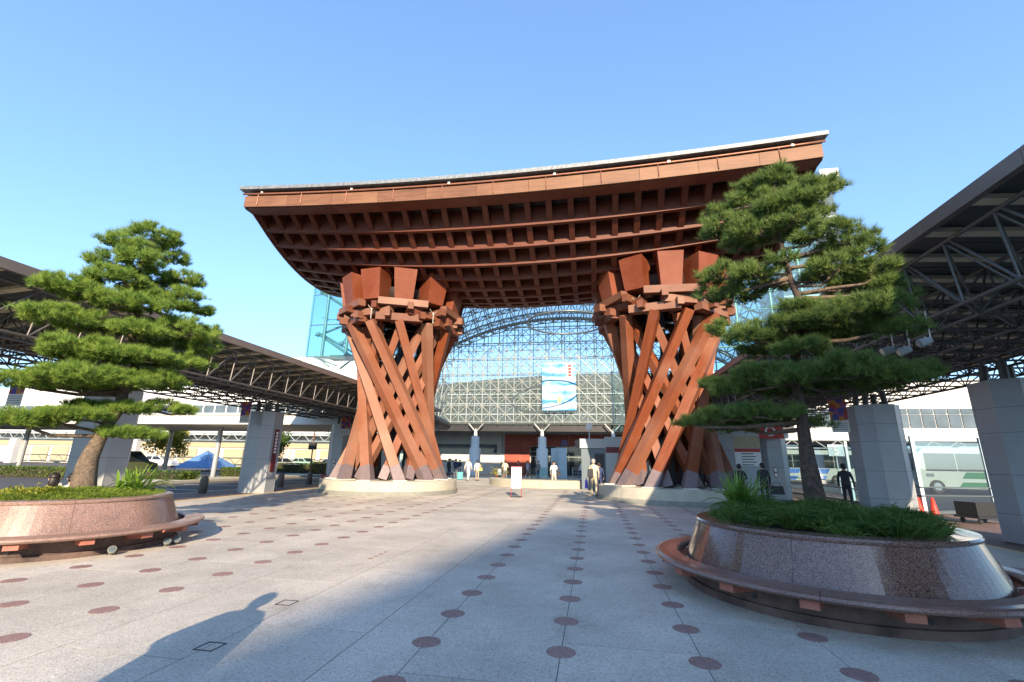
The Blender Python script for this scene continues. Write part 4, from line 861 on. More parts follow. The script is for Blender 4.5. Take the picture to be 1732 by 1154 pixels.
n = 700; P = np.c_[RNG.normal(-7.4, .3, n), RNG.normal(37.5, .3, n), .5 + np.abs(RNG.normal(0, .22, n))]; link('foliage', tri_mesh('foliage', leaves(P, np.tile([0, 0, 1.], (n, 1)), .1, RNG), MT['hedgey'], 4), t)
for (x, y, nm) in ((-3.75, 47.2, 'left pale blue standing panel before the station doors'), (-2.95, 46.6, 'right pale blue standing panel before the station doors')):
    t = thing('standing_panel', nm, 'panel', (x, y, 0), group='pale blue panels before the doors'); b = MB(); b.box(-.38, .38, -.06, .06, .08, 2.9); b.build('board', MT['paleblue'], t); b = MB(); b.box(-.45, .45, -.25, .25, 0, .08); b.build('foot', MT['greywall'], t); b = MB(); b.box(-.40, -.385, -.07, .07, .08, 2.92); b.box(.385, .40, -.07, .07, .08, 2.92); b.build('edge_trim', MT['white'], t)
q = ground(873, 841); t = thing('sign_stand', 'white notice board on a red metal stand in the middle of the plaza', 'sign', (q[0], q[1], 0), radians(2))
b = MB(); b.box(-.23, .23, -.025, -.005, .38, 1.32); b.build('board', MT['white'], t); b = MB(); b.box(-.245, .245, -.004, .012, .365, 1.335); b.build('frame', MT['redsign'], t)
for s in (-1, 1): b = MB(); b.tube((s * .235, 0, .02), (s * .235, .0, 1.36), .014, 8, caps=True); b.tube((s * .235, -.22, .015), (s * .235, .22, .015), .016, 8, caps=True); b.build('leg', MT['redsign'], t)
b = MB(); b.box(-.26, .26, -.2, .2, .0, .03); b.build('foot_weight', MT['darksteel'], t)
b = MB(); [b.box(-.15, .15 - .05 * (k % 2), -.027, -.0255, 1.18 - k * .045, 1.192 - k * .045) for k in range(3)]; b.build('text_lines', MT['greywall'], t)

# railing in front of the doors
rl = thing('steel_railing', 'low steel railing in front of the station doors', 'railing', (-2, 44, 0), world=True)
for z in (.35, .6, .85, 1.05): b = MB(); b.tube((-1.9, 44, z), (2.6, 44, z), .022, 6); b.build('rail', MT['frame'], rl)
for x in np.linspace(-1.9, 2.6, 5): b = MB(); b.tube((x, 44, 0), (x, 44, 1.08), .03, 8); b.build('post', MT['frame'], rl)
rl = thing('glass_railing', 'glass railing beside the terracotta flower pot', 'railing', (-7, 44, 0), world=True)
for i in range(4): b = MB(); b.box(-8.9 + i * 1.2, -7.76 + i * 1.2, 44.0, 44.015, .1, 1.05); b.build('glass_panel', MT['glass_teal'], rl); b = MB(); b.tube((-8.95 + i * 1.2, 44, 0), (-8.95 + i * 1.2, 44, 1.1), .025, 6); b.build('post', MT['frame_dk'], rl)

# ------------------------------------------------------------------ right side: bus stop screens, buses, terminal
def screen_post(x, y): b = MB(); b.box(x - .06, x + .06, y - .05, y + .05, 0, 2.75); return b
sc = thing('glass_screen', 'glass windbreak with blue-grey posts beside the right canopy columns', 'screen', (12, 22, 0), world=True)
pp = [(11.75, 33.8), (11.75, 29.1), (11.75, 24.4), (11.75, 19.7), (14.6, 20.6), (17.6, 21.5), (20.6, 22.4)]
for p in pp: screen_post(*p).build('screen_post', MT['paleblue'], sc)
for a, c_ in zip(pp, pp[1:]):
    A, B = Vector((*a, 0)), Vector((*c_, 0)); d = (B - A).normalized(); 
    b = MB(); b.beam(A + d * .09 + Vector((0, 0, 1.35)), B - d * .09 + Vector((0, 0, 1.35)), .012, 2.4); b.build('glass_pane', MT['glass_screen'], sc)
    for z in (.62, .92): b = MB(); b.tube(A + Vector((-.09, -.09, z)), B + Vector((-.09, -.09, z)), .025, 6); b.build('hand_rail', MT['frame_dk'], sc)
    b = MB(); b.beam(A + d * .1 + Vector((0, 0, .06)), B - d * .1 + Vector((0, 0, .06)), .1, .1); b.build('sill', MT['frame_dk'], sc)
def wheel(b_, p, r, wd, parent, ax='y'):
    w_ = MB(); d = (0, wd / 2, 0) if ax == 'y' else (wd / 2, 0, 0); p = Vector(p); d = Vector(d)
    w_.tube(p - d, p + d, r, 20, caps=True); o = w_.build('wheel', MT['black'], parent); h = MB(); h.tube(p - d * 1.04, p + d * 1.04, r * .6, 14, caps=True); h.build('hub', MT['chrome'], o); return o
def bus(x0, y, L, H, label, stripe, dirn=1):
    t = thing('coach_bus', label, 'bus', (x0, y, 0), 0, 'buses waiting at the stops')
    W = 2.4; pr = [(0.05, .32), (0, .9), (.04, 1.5), (.28, H - .35), (.6, H - .08), (1.2, H), (L - .3, H), (L, H - .15), (L, .35), (L - .2, .3)]
    b = MB(); n = len(pr); b.add([(x, 0, z) for x, z in pr] + [(x, W, z) for x, z in pr], [tuple(range(n)), tuple(range(n, 2 * n))[::-1]] + [(i, n + i, n + (i + 1) % n, (i + 1) % n) for i in range(n)]); b.build('body', MT['bus_shaded'], t)
    for k in range(5):
        a = .45 + (L - .9) * k / 5; b = MB(); b.box(a + (.15 if k == 0 else 0), a + (L - .9) / 5 - .05, -.015, -.003, 1.42, H - .38); b.build('window', MT['carglass'], t)
    b = MB(); b.add([(-.012, .12, 1.45), (-.012, W - .12, 1.45), (.22, W - .12, H - .4), (.22, .12, H - .4)], [(0, 1, 2, 3)]); b.build('windscreen', MT['carglass'], t)
    for k, (xa, xb) in enumerate(((2.6, 4.2), (5.0, 6.6))):
        b = MB(); b.add([(xa + .3, -.016, 1.36), (xb + .3, -.016, 1.36), (xb, -.016, .95), (xa, -.016, .95)], [(0, 1, 2, 3)]); b.build('side_stripe', stripe, t)
        b = MB(); b.add([(xa, -.016, .72), (xb, -.016, .72), (xb - .3, -.016, .36), (xa - .3, -.016, .36)], [(0, 1, 2, 3)]); b.build('side_stripe', stripe, t)
    b = MB(); b.box(.55, 1.0, -.018, -.004, 1.05, 1.25); b.build('destination_plate', MT['slate'], t)
    for xw in (1.05, L - 2.2): wheel(None, (xw, .05, .42), .42, .3, t)
    for z in (.6,): b = MB(); b.box(-.04, .05, .2, .6, z, z + .16); b.box(-.04, .05, W - .6, W - .2, z, z + .16); b.build('headlight', MT['lamp'], t)
    b = MB(); b.tube((-.05, -.1, H - .45), (-.2, -.35, H - .7), .02, 5); b.box(-.3, -.2, -.42, -.3, 1.6, 2.0); b.build('mirror', MT['black'], t); return t
MT['bus_shaded'] = plain('bus_body', (.42, .46, .43), .35, 0, .06, 1); MT['busgreen'] = plain('bus_green', (.03, .16, .07), .4); MT['busblue'] = plain('bus_blue', (.03, .14, .5), .4)  # white bus paint greyed: shade of the terminal roof put into the colour
bus(21.4, 36.0, 11.0, 2.95, 'white coach with green side patches behind the glass screen', MT['busgreen'])
bus(14.2, 47.0, 9.5, 3.0, 'white bus with blue patches seen left of the upright pine trunk column', MT['busblue'])
tb = thing('bus_terminal', 'pale upper storey of the bus terminal with a row of windows, far right', 'building', (45, 52, 0), world=True)
b = MB(); b.box(13, 90, 52, 64, 5.0, 10.2); b.build('wall', MT['offwhite'], tb)
b = MB(); b.box(12.5, 90, 51.7, 63, 4.1, 5.0); b.build('slab', MT['greywall'], tb)
for i in range(40):
    x0 = 22 + i * 1.15
    for (z0, z1) in ((5.45, 6.75), (6.82, 7.3)): b = MB(); b.box(x0, x0 + 1.03, 51.9, 51.99, z0, z1); b.build('window', MT['window'], tb)
for i in range(14): b = MB(); b.tube((14 + i * 5.5, 54, 0), (14 + i * 5.5, 54, 4.1), .25, 10); b.build('pillar', MT['offwhite'], tb, True)
tr = thing('lattice_girder', 'pale lattice girder crossing above the buses', 'girder', (40, 49, 0), world=True)
for z in (3.25, 4.0): b = MB(); b.tube((11, 49, z), (80, 49, z), .06, 6); b.build('chord', MT['frame'], tr)
for k in range(69):
    b = MB(); x = 11 + k; b.tube((x, 49, 3.25 if k % 2 else 4.0), (x + 1, 49, 4.0 if k % 2 else 3.25), .04, 5); b.build('web_member', MT['frame'], tr)
b = MB(); b.box(30, 80, 70, 80, 0, 14); 
# bus stop number and red number board on the column behind the two men
t = thing('stop_sign', 'round-cornered blue bus stop sign numbered five', 'sign', (13.6, 33.0, 0), world=True)
q = at_plane(1414, 762, (13.2, 33)); b = MB(); b.box(q[0] - .45, q[0] + .45, q[1], q[1] + .06, q[2] - .35, q[2] + .35); b.build('board', MT['paleblue'], t); text('5', .75, (q[0] - .2, q[1] - .02, q[2] - .27), MT['signwhite'], 'numeral', t); b = MB(); b.tube((q[0], q[1] + .1, 0), (q[0], q[1] + .1, q[2]), .04, 8); b.build('pole', MT['paleblue'], t)
t = thing('information_board', 'tall information board with red header and white text rows beside the two men', 'sign', (7.2, 24.2, 0), world=True)
X0, X1, Yb = 6.75, 7.95, 24.2
b = MB(); b.box(X0, X1, Yb, Yb + .08, .1, 3.35); b.build('panel', MT['greywall'], t)
b = MB(); b.box(X0 + .02, X1 - .02, Yb - .01, Yb - .002, 2.2, 2.36); b.build('red_header', MT['redsign'], t)
b = MB(); b.box(X0 + .02, X1 - .02, Yb - .01, Yb - .002, 1.55, 2.19); b.build('white_panel', MT['white'], t)
b = MB(); [b.box(X0 + .3, X1 - .35 + .1 * (k % 2), Yb - .014, Yb - .0105, 2.1 - k * .13, 2.14 - k * .13) for k in range(5)]; b.build('text_rows', MT['black'], t)
b = MB(); b.box(X0 + .02, X1 - .02, Yb - .01, Yb - .002, 2.38, 2.95); b.build('map_panel', MT['khaki_cloth'], t)
t = thing('number_board', 'red board with a round white emblem on the column behind the two men', 'sign', (8.2, 24.4, 2.8), world=True)
b = MB(); b.box(7.98, 9.1, 24.3, 24.36, 2.85, 3.5); b.build('board', MT['redsign'], t); b = MB(); b.path([(8.5 + .2 * cos(a), 24.285, 3.2 + .2 * sin(a)) for a in np.linspace(0, 2 * pi, 17)], .05, 6); b.build('emblem', MT['signwhite'], t)
def cone(x, y, label, striped=False):
    t = thing('traffic_cone', label, 'traffic cone', (x, y, 0), 0, 'traffic cones'); t.scale = (.8, .8, .8)
    b = MB(); b.lathe([(.16, .03), (.05, .7), (.0, .72)], (0, 0, 0), n=16); b.build('cone_body', MT['orange'], t, True); b = MB(); b.box(-.2, .2, -.2, .2, 0, .035); b.build('foot', MT['orange'] if not striped else MT['black'], t)
    if striped: b = MB(); b.lathe([(.127, .22), (.1, .36)], (0, 0, 0), n=16); b.lathe([(.088, .46), (.067, .58)], (0, 0, 0), n=16); b.build('white_band', MT['white'], t, True)
cone(11.62, 19.75, 'plain red traffic cone beside the glass screen, left of a striped one'); cone(11.98, 19.6, 'white striped traffic cone beside the glass screen', True)
cone(-17.0, 27.7, 'red traffic cone at the kerb beside the left drum pillar'); cone(-17.3, 28.6, 'red traffic cone behind another by the left pole')
t = thing('luggage_trolley', 'black low trolley standing near the right-hand column', 'trolley', (11.7, 17.1, 0), radians(20))
b = MB(); b.box(-.55, .55, -.3, .3, .22, .62); b.build('box', MT['black'], t); b = MB(); b.box(-.6, .6, -.34, .34, .16, .215); b.build('deck', MT['darksteel'], t)
for dx in (-.42, .42):
    for dy in (-.24, .24): b = MB(); b.tube((dx, dy - .02, .08), (dx, dy + .02, .08), .08, 10, caps=True); b.build('wheel', MT['black'], t)
# tall glass-sided tower far right, just above the roof corner of the gate
t = thing('office_tower', 'distant tower with white roof edge beyond the right end of the gate roof', 'building', (47, 88, 0), world=True)
q = at_plane(1414, 288, (47, 88)); q0 = at_plane(1376, 300, (47, 88))
b = MB(); b.box(q0[0] - 9, q[0] - .9, 88, 100, 0, q[2] - 2.6); b.build('glass_wall', MT['window'], t); b = MB(); b.box(q0[0], q[0], 86.5, 100, q[2] - 2.0, q[2]); b.build('roof_edge', MT['white'], t)
for k in range(12): b = MB(); b.box(q0[0] - 9, q[0] - .9, 87.9, 87.99, 4 + k * 4, 4.4 + k * 4); b.build('floor_band', MT['greywall'], t)

# ------------------------------------------------------------------ left side: walkway, hedges, tent, cars, buildings
wk = thing('covered_walkway', 'flat-roofed covered walkway on round posts beyond the left road', 'walkway', (-40, 33, 0), world=True)
b = MB(); b.box(-75, -16.6, 28.2, 36.6, 3.72, 4.35); b.build('roof_slab', MT['offwhite'], wk); b = MB(); b.box(-75, -16.5, 28.1, 36.7, 4.352, 4.5); b.build('roof_edge', MT['greywall'], wk)
for (x, y) in ((-17.3, 28.9), (-27.9, 31), (-37.6, 36.2), (-36.6, 31.1), (-27.5, 36.0), (-46, 31), (-46, 36.2), (-56, 31)): b = MB(); b.tube((x, y, 0), (x, y, 3.72), .17, 14); b.build('post', MT['column'], wk, True)
b = MB(); b.add([(-44, 27.5, 4.55), (-33, 27.5, 4.55), (-33, 35, 4.55), (-44, 35, 4.55), (-38.5, 31.2, 5.9)], [(0, 1, 4), (1, 2, 4), (2, 3, 4), (3, 0, 4), (3, 2, 1, 0)]); b.build('hipped_roof', MT['frame_dk'], wk)
lb = thing('terminal_building', 'white terminal building with window rows beyond the left walkway', 'building', (-60, 62, 0), world=True)
b = MB(); b.box(-140, -30, 64, 80, 5.2, 12.5); b.build('upper_wall', MT['white'], lb); b = MB(); b.box(-140, -30, 66, 80, 0, 5.2); b.build('lower_wall', MT['offwhite'], lb)
for i in range(40):
    x0 = -118 + i * 2.1; b = MB(); b.box(x0, x0 + 1.8, 63.9, 63.99, 7.7, 9.4); b.build('window', MT['window'], lb)
b = MB(); b.box(-140, -29, 63.4, 66, 4.7, 5.18); b.build('ledge', MT['greywall'], lb); b = MB(); b.box(-140, -32, 65.8, 65.98, 2.9, 3.7); b.build('brown_band', MT['khaki_cloth'], lb)
for i in range(16): b = MB(); x0 = -100 + i * 4.2; b.box(x0, x0 + 3.4, 65.8, 65.98, .2, 2.7); b.build('shop_front', MT['khaki_cloth'] if i % 3 else MT['cream_cloth'], lb)
lg = thing('lattice_girder', 'pale lattice girder spanning in front of the left terminal building', 'girder', (-50, 58, 0), world=True)
for z in (3.7, 4.7): b = MB(); b.tube((-95, 58, z), (-26, 58, z), .08, 6); b.build('chord', MT['frame'], lg)
for k in range(60): b = MB(); x = -92 + k * 1.1; b.tube((x, 58, 3.7 if k % 2 else 4.7), (x + 1.1, 58, 4.7 if k % 2 else 3.7), .05, 5); b.build('web_member', MT['frame'], lg)
for x in (-88, -66, -46, -34): b = MB(); b.box(x - .6, x + .6, 57.6, 58.4, 0, 3.62); b.build('pier', MT['offwhite'], lg)
wb = thing('white_office', 'white office block with tall window bays at the left edge', 'building', (-52, 36, 0), world=True)
b = MB(); b.box(-70, -46, 24, 27.9, 0, 7.2); b.build('wall', MT['white'], wb)
for i in range(8): b = MB(); x0 = -69 + i * 2.85; b.box(x0, x0 + 2.5, 23.9, 23.99, .4, 3.9); b.build('window', MT['paleblue'], wb); b = MB(); b.box(x0, x0 + 2.5, 23.9, 23.99, 4.6, 6.4); b.build('window', MT['window'], wb)
b = MB(); b.box(-46.0 + .01, -45.9, 24.4, 27.5, .5, 3.8); b.build('window', MT['paleblue'], wb)
b = MB(); b.box(-85, -38, 90, 110, 0, 22.6); t = thing('white_hall', 'plain white building showing over the left canopy beside the glass wing', 'building', (-56, 100, 0), world=True); b.build('wall', MT['white'], t); b = MB(); b.box(-85.2, -37.8, 89.8, 110.2, 22.6, 23.2); b.build('roof_edge', MT['offwhite'], t)
def hedge(x0, x1, y0, y1, h, label, mat=None):
    t = thing('hedge', label, 'hedge', ((x0 + x1) / 2, (y0 + y1) / 2, 0), world=True, group='clipped hedges beyond the left road'); n = int(220 * (x1 - x0 + y1 - y0) * (h + .6)); n = min(n, 9000)
    b = MB(); b.box(x0 + .12, x1 - .12, y0 + .12, y1 - .12, -.05, h - .1); b.build('inner_mass', MT['soil'], t)
    P = np.c_[RNG.uniform(x0, x1, n), RNG.uniform(y0, y1, n), RNG.uniform(0, h, n)]; k = RNG.integers(0, 3, n)
    P[k == 0, 2] = h - np.abs(RNG.normal(0, .05, (k == 0).sum())); P[k == 1, 1] = y0 + np.abs(RNG.normal(0, .05, (k == 1).sum())); P[k == 2, 0] = np.where(RNG.random((k == 2).sum()) < .6, x1, x0); 
    link('foliage', tri_mesh('foliage', leaves(P, np.tile([.1, -.4, .8], (n, 1)), .13, RNG), mat or MT['hedge'], 4), t)
hedge(-31.5, -25.3, 25.6, 27.0, .55, 'low clipped hedge along the traffic island, nearest the road'); hedge(-44, -32.2, 26.2, 27.6, .6, 'low clipped hedge farther left behind the taxi')
hedge(-27.9, -25.2, 31.6, 33.0, .7, 'short clipped hedge around the walkway post'); hedge(-34, -24, 46, 47.5, .9, 'low hedge in front of the parked cars'); hedge(-28.5, -22.5, 44, 45.4, 1.1, 'yellowish hedge behind the blue-grey pole', MT['hedgey'])
hedge(-62, -45, 22.6, 23.6, .8, 'clipped hedge under the white office windows')
t = thing('blue_tent', 'blue pyramid tarpaulin tent behind the island hedge', 'tent', (-42, 46, 0), world=True)
b = MB(); b.add([(-44.6, 43.9, .25), (-40.2, 44.0, .25), (-40.2, 48.4, .25), (-44.6, 48.4, .25), (-42.6, 46, 2.15)], [(0, 1, 4), (1, 2, 4), (2, 3, 4), (3, 0, 4)]); b.build('canvas', MT['tent'], t)
b = MB(); [b.tube((x, y, 0), (-42.6, 46, 2.13), .04, 5) for x, y in ((-44.6, 43.9), (-40.2, 44.0), (-40.2, 48.4), (-44.6, 48.4))]; b.build('pole', MT['frame_dk'], t)
for (x, y, nm) in ((-17.02, 18.5, 'dark stone bollard left of the column with the red sign strip'), (-17.0, 23.7, 'dark stone bollard right of the column with the red sign strip'), (-17.1, 26.5, 'dark stone bollard next to the blue-grey pole')):
    t = tag(MB().build('stone_bollard', MT['stone']), nm, 'bollard', 'stone bollards along the kerb', 'thing'); b = MB(); b.lathe([(.0, 0), (.17, 0), (.165, .5), (.15, .62), (.09, .70), (0, .73)], (0, 0, 0), n=18); t.data = b.mesh('stone_bollard', MT['stone'], True); t.location = (x, y, 0)
def car(loc, rz, body, label, L=4.3, H=1.5, van=False, name='parked_car'):
    t = thing(name, label, 'car', loc, rz, 'cars beyond the left road'); W = 1.66
    if van: pr = [(-L / 2, .3), (-L / 2, .95), (-L / 2 + .12, 1.0), (-L / 2 + .35, H), (L / 2 - 1.5, H), (L / 2 - .75, 1.05), (L / 2 - .05, .85), (L / 2, .3)]
    else: pr = [(-L / 2, .3), (-L / 2, .85), (-L / 2 + .45, .95), (-L / 2 + 1.1, H), (L / 2 - 1.9, H), (L / 2 - 1.1, .95), (L / 2 - .1, .8), (L / 2, .3)]
    b = MB(); n = len(pr); tap = lambda z: W / 2 - max(0, z - .9) * .22
    b.add([(x, -tap(z), z) for x, z in pr] + [(x, tap(z), z) for x, z in pr], [tuple(range(n)), tuple(range(n, 2 * n))[::-1]] + [(i, n + i, n + (i + 1) % n, (i + 1) % n) for i in range(n)]); b.build('body', body, t)
    i0, i1, i2, i3 = pr[2], pr[3], pr[4], pr[5]
    for s in (-1, 1):
        lo, hi = .98, H - .1; f = lambda p, q, z: p[0] + (q[0] - p[0]) * (z - p[1]) / (q[1] - p[1]); xm = (i1[0] + i2[0]) / 2
        for (xa, xb, xc, xd) in ((f(i2 := pr[2], pr[3], lo) + .1, xm - .05, xm - .05, f(pr[2], pr[3], hi) + .12), (xm + .05, f(pr[5], pr[4], lo) - .1, f(pr[5], pr[4], hi) - .12, xm + .05)):
            b = MB(); e = .012; b.add([(xa, s * (tap(lo) + e), lo), (xb, s * (tap(lo) + e), lo), (xc, s * (tap(hi) + e), hi), (xd, s * (tap(hi) + e), hi)], [(0, 1, 2, 3)]); b.build('side_window', MT['carglass'], t)
        b = MB(); b.box(L / 2 - .08, L / 2 + .02, s * .62 - .14, s * .62 + .14, .6, .74); b.build('headlight', MT['lamp'], t); b = MB(); b.box(-L / 2 - .015, -L / 2 + .05, s * .66 - .1, s * .66 + .1, .62, .82); b.build('tail_light', MT['tail'], t)
    for (p, q) in ((pr[5], pr[4]), (pr[2], pr[3])):
        d = 1 if p is pr[5] else -1; za, zb_ = p[1] + .06, q[1] - .06; f = lambda z: p[0] + (q[0] - p[0]) * (z - p[1]) / (q[1] - p[1]) + d * .015
        b = MB(); b.add([(f(za), -tap(za) + .1, za), (f(za), tap(za) - .1, za), (f(zb_), tap(zb_) - .1, zb_), (f(zb_), -tap(zb_) + .1, zb_)], [(0, 1, 2, 3)]); b.build('windscreen', MT['carglass'], t)
    for dx in (-L / 2 + .8, L / 2 - .8):
        for s in (-1, 1): wheel(None, (dx, s * (W / 2 - .08), .3), .3, .2, t)
    return t
for n_, c_ in dict(car_white=(.75, .75, .74), car_silver=(.45, .46, .47), car_green=(.10, .12, .05), car_mint=(.35, .55, .42), car_yellow=(.55, .52, .08)).items(): MT[n_] = plain(n_, c_, .25, .1, .03, 1, coat=.5)
tx = car((-38.9, 33.6, 0), radians(80), MT['car_green'], 'dark green taxi van with yellow roof lamp behind the leaning pine trunk', 4.4, 1.85, True, 'taxi_van')
b = MB(); b.box(-.7, -.2, -.25, .25, 1.86, 2.0); b.build('roof_lamp', MT['car_yellow'], tx)
for i, (x, y, rz, m_, nm) in enumerate(((-54.5, 51.5, 10, 'car_white', 'white car parked left of the blue tent'), (-50.0, 55, 25, 'car_white', 'white car half hidden behind the blue tent'), (-45.2, 61, -10, 'car_white', 'white car nearest the column with the red sign strip'), (-40.8, 61.5, -10, 'car_mint', 'mint green car parked between two white cars'), (-36.5, 62, -12, 'car_white', 'white car parked right of the mint green car'), (-32, 62.5, -12, 'car_silver', 'silver car at the right end of the parked row'), (-37.8, 52.5, 60, 'car_silver', 'silver car just right of the blue tent'))):
    car((x, y, 0), radians(rz), MT[m_], nm)
def leafy(loc, h, r, label, mat, n=5000, size=.22, conifer=False):
    t = thing('street_tree', label, 'tree', loc, world=True, group='street trees beyond the left road'); b = MB(); x, y, z = loc
    b.path([(x, y, z), (x + .08, y, z + h * .3), (x - .05, y + .05, z + h * .6), (x, y, z + h * .95)], [.16 * h / 6, .12 * h / 6, .08 * h / 6, .02], 8); b.build('trunk', MT['bark'], t, True)
    nc = 26; c = unit(RNG.normal(0, 1, (nc, 3))) * RNG.uniform(.3, 1, (nc, 1)); cc = np.array(loc) + np.array([0, 0, h * .62]) + c * np.array([r, r, h * .36])
    for q in cc[:9]: b = MB(); b.path([(x, y, z + h * .4), tuple((np.array([x, y, z + h * .5]) + q) / 2), tuple(q)], [.05, .035, .01], 5); b.build('limb', MT['bark'], t, True)
    k = RNG.integers(0, nc, n); off = unit(RNG.normal(0, 1, (n, 3))) * RNG.uniform(.2, 1, (n, 1)) ** .5 * r * .38; P = cc[k] + off
    link('crown', tri_mesh('crown', leaves(P, off / r + np.array([0, -.2, .4]), size, RNG), mat, 4), t)
leafy((-25.2, 47.5, 0), 6.5, 2.6, 'green leafy street tree right of the sign-strip column', MT['hedge'], 6000); leafy((-30.5, 41, 0), 4.6, 1.3, 'dark small tree beside the blue tent', MT['grass2'], 3000)
leafy((-40, 38.5, 0), 4.6, 1.6, 'bushy tree behind the leaning pine trunk', MT['hedgey'], 3500); leafy((-32.0, 56, 0), 5.0, 1.6, 'slim tree behind the parked cars', MT['hedge'], 3000)
sg = thing('traffic_light', 'street pole with a dark signal box in front of the green tree', 'traffic light', (-26.5, 41, 0), world=True); b = MB(); b.tube((-26.5, 41, 0), (-26.5, 41, 4.6), .06, 8); b.build('pole', MT['brown_cloth'], sg, True); b = MB(); b.box(-26.85, -26.15, 40.8, 41.1, 2.3, 2.9); b.build('signal_box', MT['black'], sg)

# ------------------------------------------------------------------ people (bodies grown with the Skin modifier, faces -Y)
def skeleton(pose):
    J = dict(pelvis=((0, 0, .93), .125), spine=((0, .01, 1.10), .115), chest=((0, .01, 1.30), .135), neck=((0, .005, 1.46), .052), jaw=((0, -.01, 1.53), .068), head=((0, 0, 1.61), .088), crown=((0, .005, 1.67), .06), nose=((0, -.10, 1.58), .014))
    for s, S in ((-1, 'r'), (1, 'l')):
        J['sh' + S] = ((s * .175, .01, 1.385), .062); J['el' + S] = ((s * .235, .03, 1.12), .042); J['wr' + S] = ((s * .245, -.04, .88), .03); J['ha' + S] = ((s * .243, -.06, .80), .034)
        J['hi' + S] = ((s * .085, 0, .88), .088); J['kn' + S] = ((s * .10, -.02, .49), .058); J['an' + S] = ((s * .105, .025, .095), .042); J['to' + S] = ((s * .12, -.12, .04), .036)
    for k, p in pose.items(): J[k] = (p, J[k][1])
    E_ = [('pelvis', 'spine'), ('spine', 'chest'), ('chest', 'neck'), ('neck', 'jaw'), ('jaw', 'head'), ('head', 'crown')]
    for S in 'rl': E_ += [('chest', 'sh' + S), ('sh' + S, 'el' + S), ('el' + S, 'wr' + S), ('wr' + S, 'ha' + S), ('pelvis', 'hi' + S), ('hi' + S, 'kn' + S), ('kn' + S, 'an' + S), ('an' + S, 'to' + S)]
    return J, E_
POSES = dict(
    stand={},
    walk={'knl': (.10, -.16, .52), 'anl': (.10, -.22, .10), 'tol': (.11, -.36, .07), 'knr': (-.10, .06, .49), 'anr': (-.10, .26, .17), 'tor': (-.11, .14, .05), 'ell': (.235, .12, 1.14), 'wrl': (.24, .16, .92), 'hal': (.24, .15, .84), 'elr': (-.235, -.03, 1.12), 'wrr': (-.23, -.16, .92), 'har': (-.225, -.20, .86)},
    hip={'ell': (.37, .08, 1.16), 'wrl': (.21, -.05, 1.00), 'hal': (.15, -.08, .98), 'elr': (-.30, -.12, 1.22), 'wrr': (-.14, -.30, 1.40), 'har': (-.07, -.31, 1.47)},
    akimbo={'ell': (.37, .08, 1.16), 'wrl': (.21, -.05, 1.00), 'hal': (.15, -.08, .98)},
    hold={'ell': (.26, .0, 1.14), 'wrl': (.14, -.24, 1.10), 'hal': (.08, -.28, 1.10), 'elr': (-.26, .0, 1.14), 'wrr': (-.14, -.24, 1.10), 'har': (-.08, -.28, 1.10)},
    sit={'pelvis': (0, .05, .50), 'spine': (0, .04, .68), 'chest': (0, .0, .88), 'neck': (0, -.03, 1.03), 'jaw': (0, -.05, 1.10), 'head': (0, -.04, 1.18), 'crown': (0, -.035, 1.24), 'nose': (0, -.14, 1.15)})
for S, s in (('r', -1), ('l', 1)):
    POSES['sit'].update({'sh' + S: (s * .175, -.01, .955), 'el' + S: (s * .24, -.06, .70), 'wr' + S: (s * .15, -.28, .60), 'ha' + S: (s * .12, -.35, .59), 'hi' + S: (s * .09, .03, .47), 'kn' + S: (s * .11, -.40, .48), 'an' + S: (s * .11, -.42, .095), 'to' + S: (s * .12, -.56, .04)})
BODY = {}
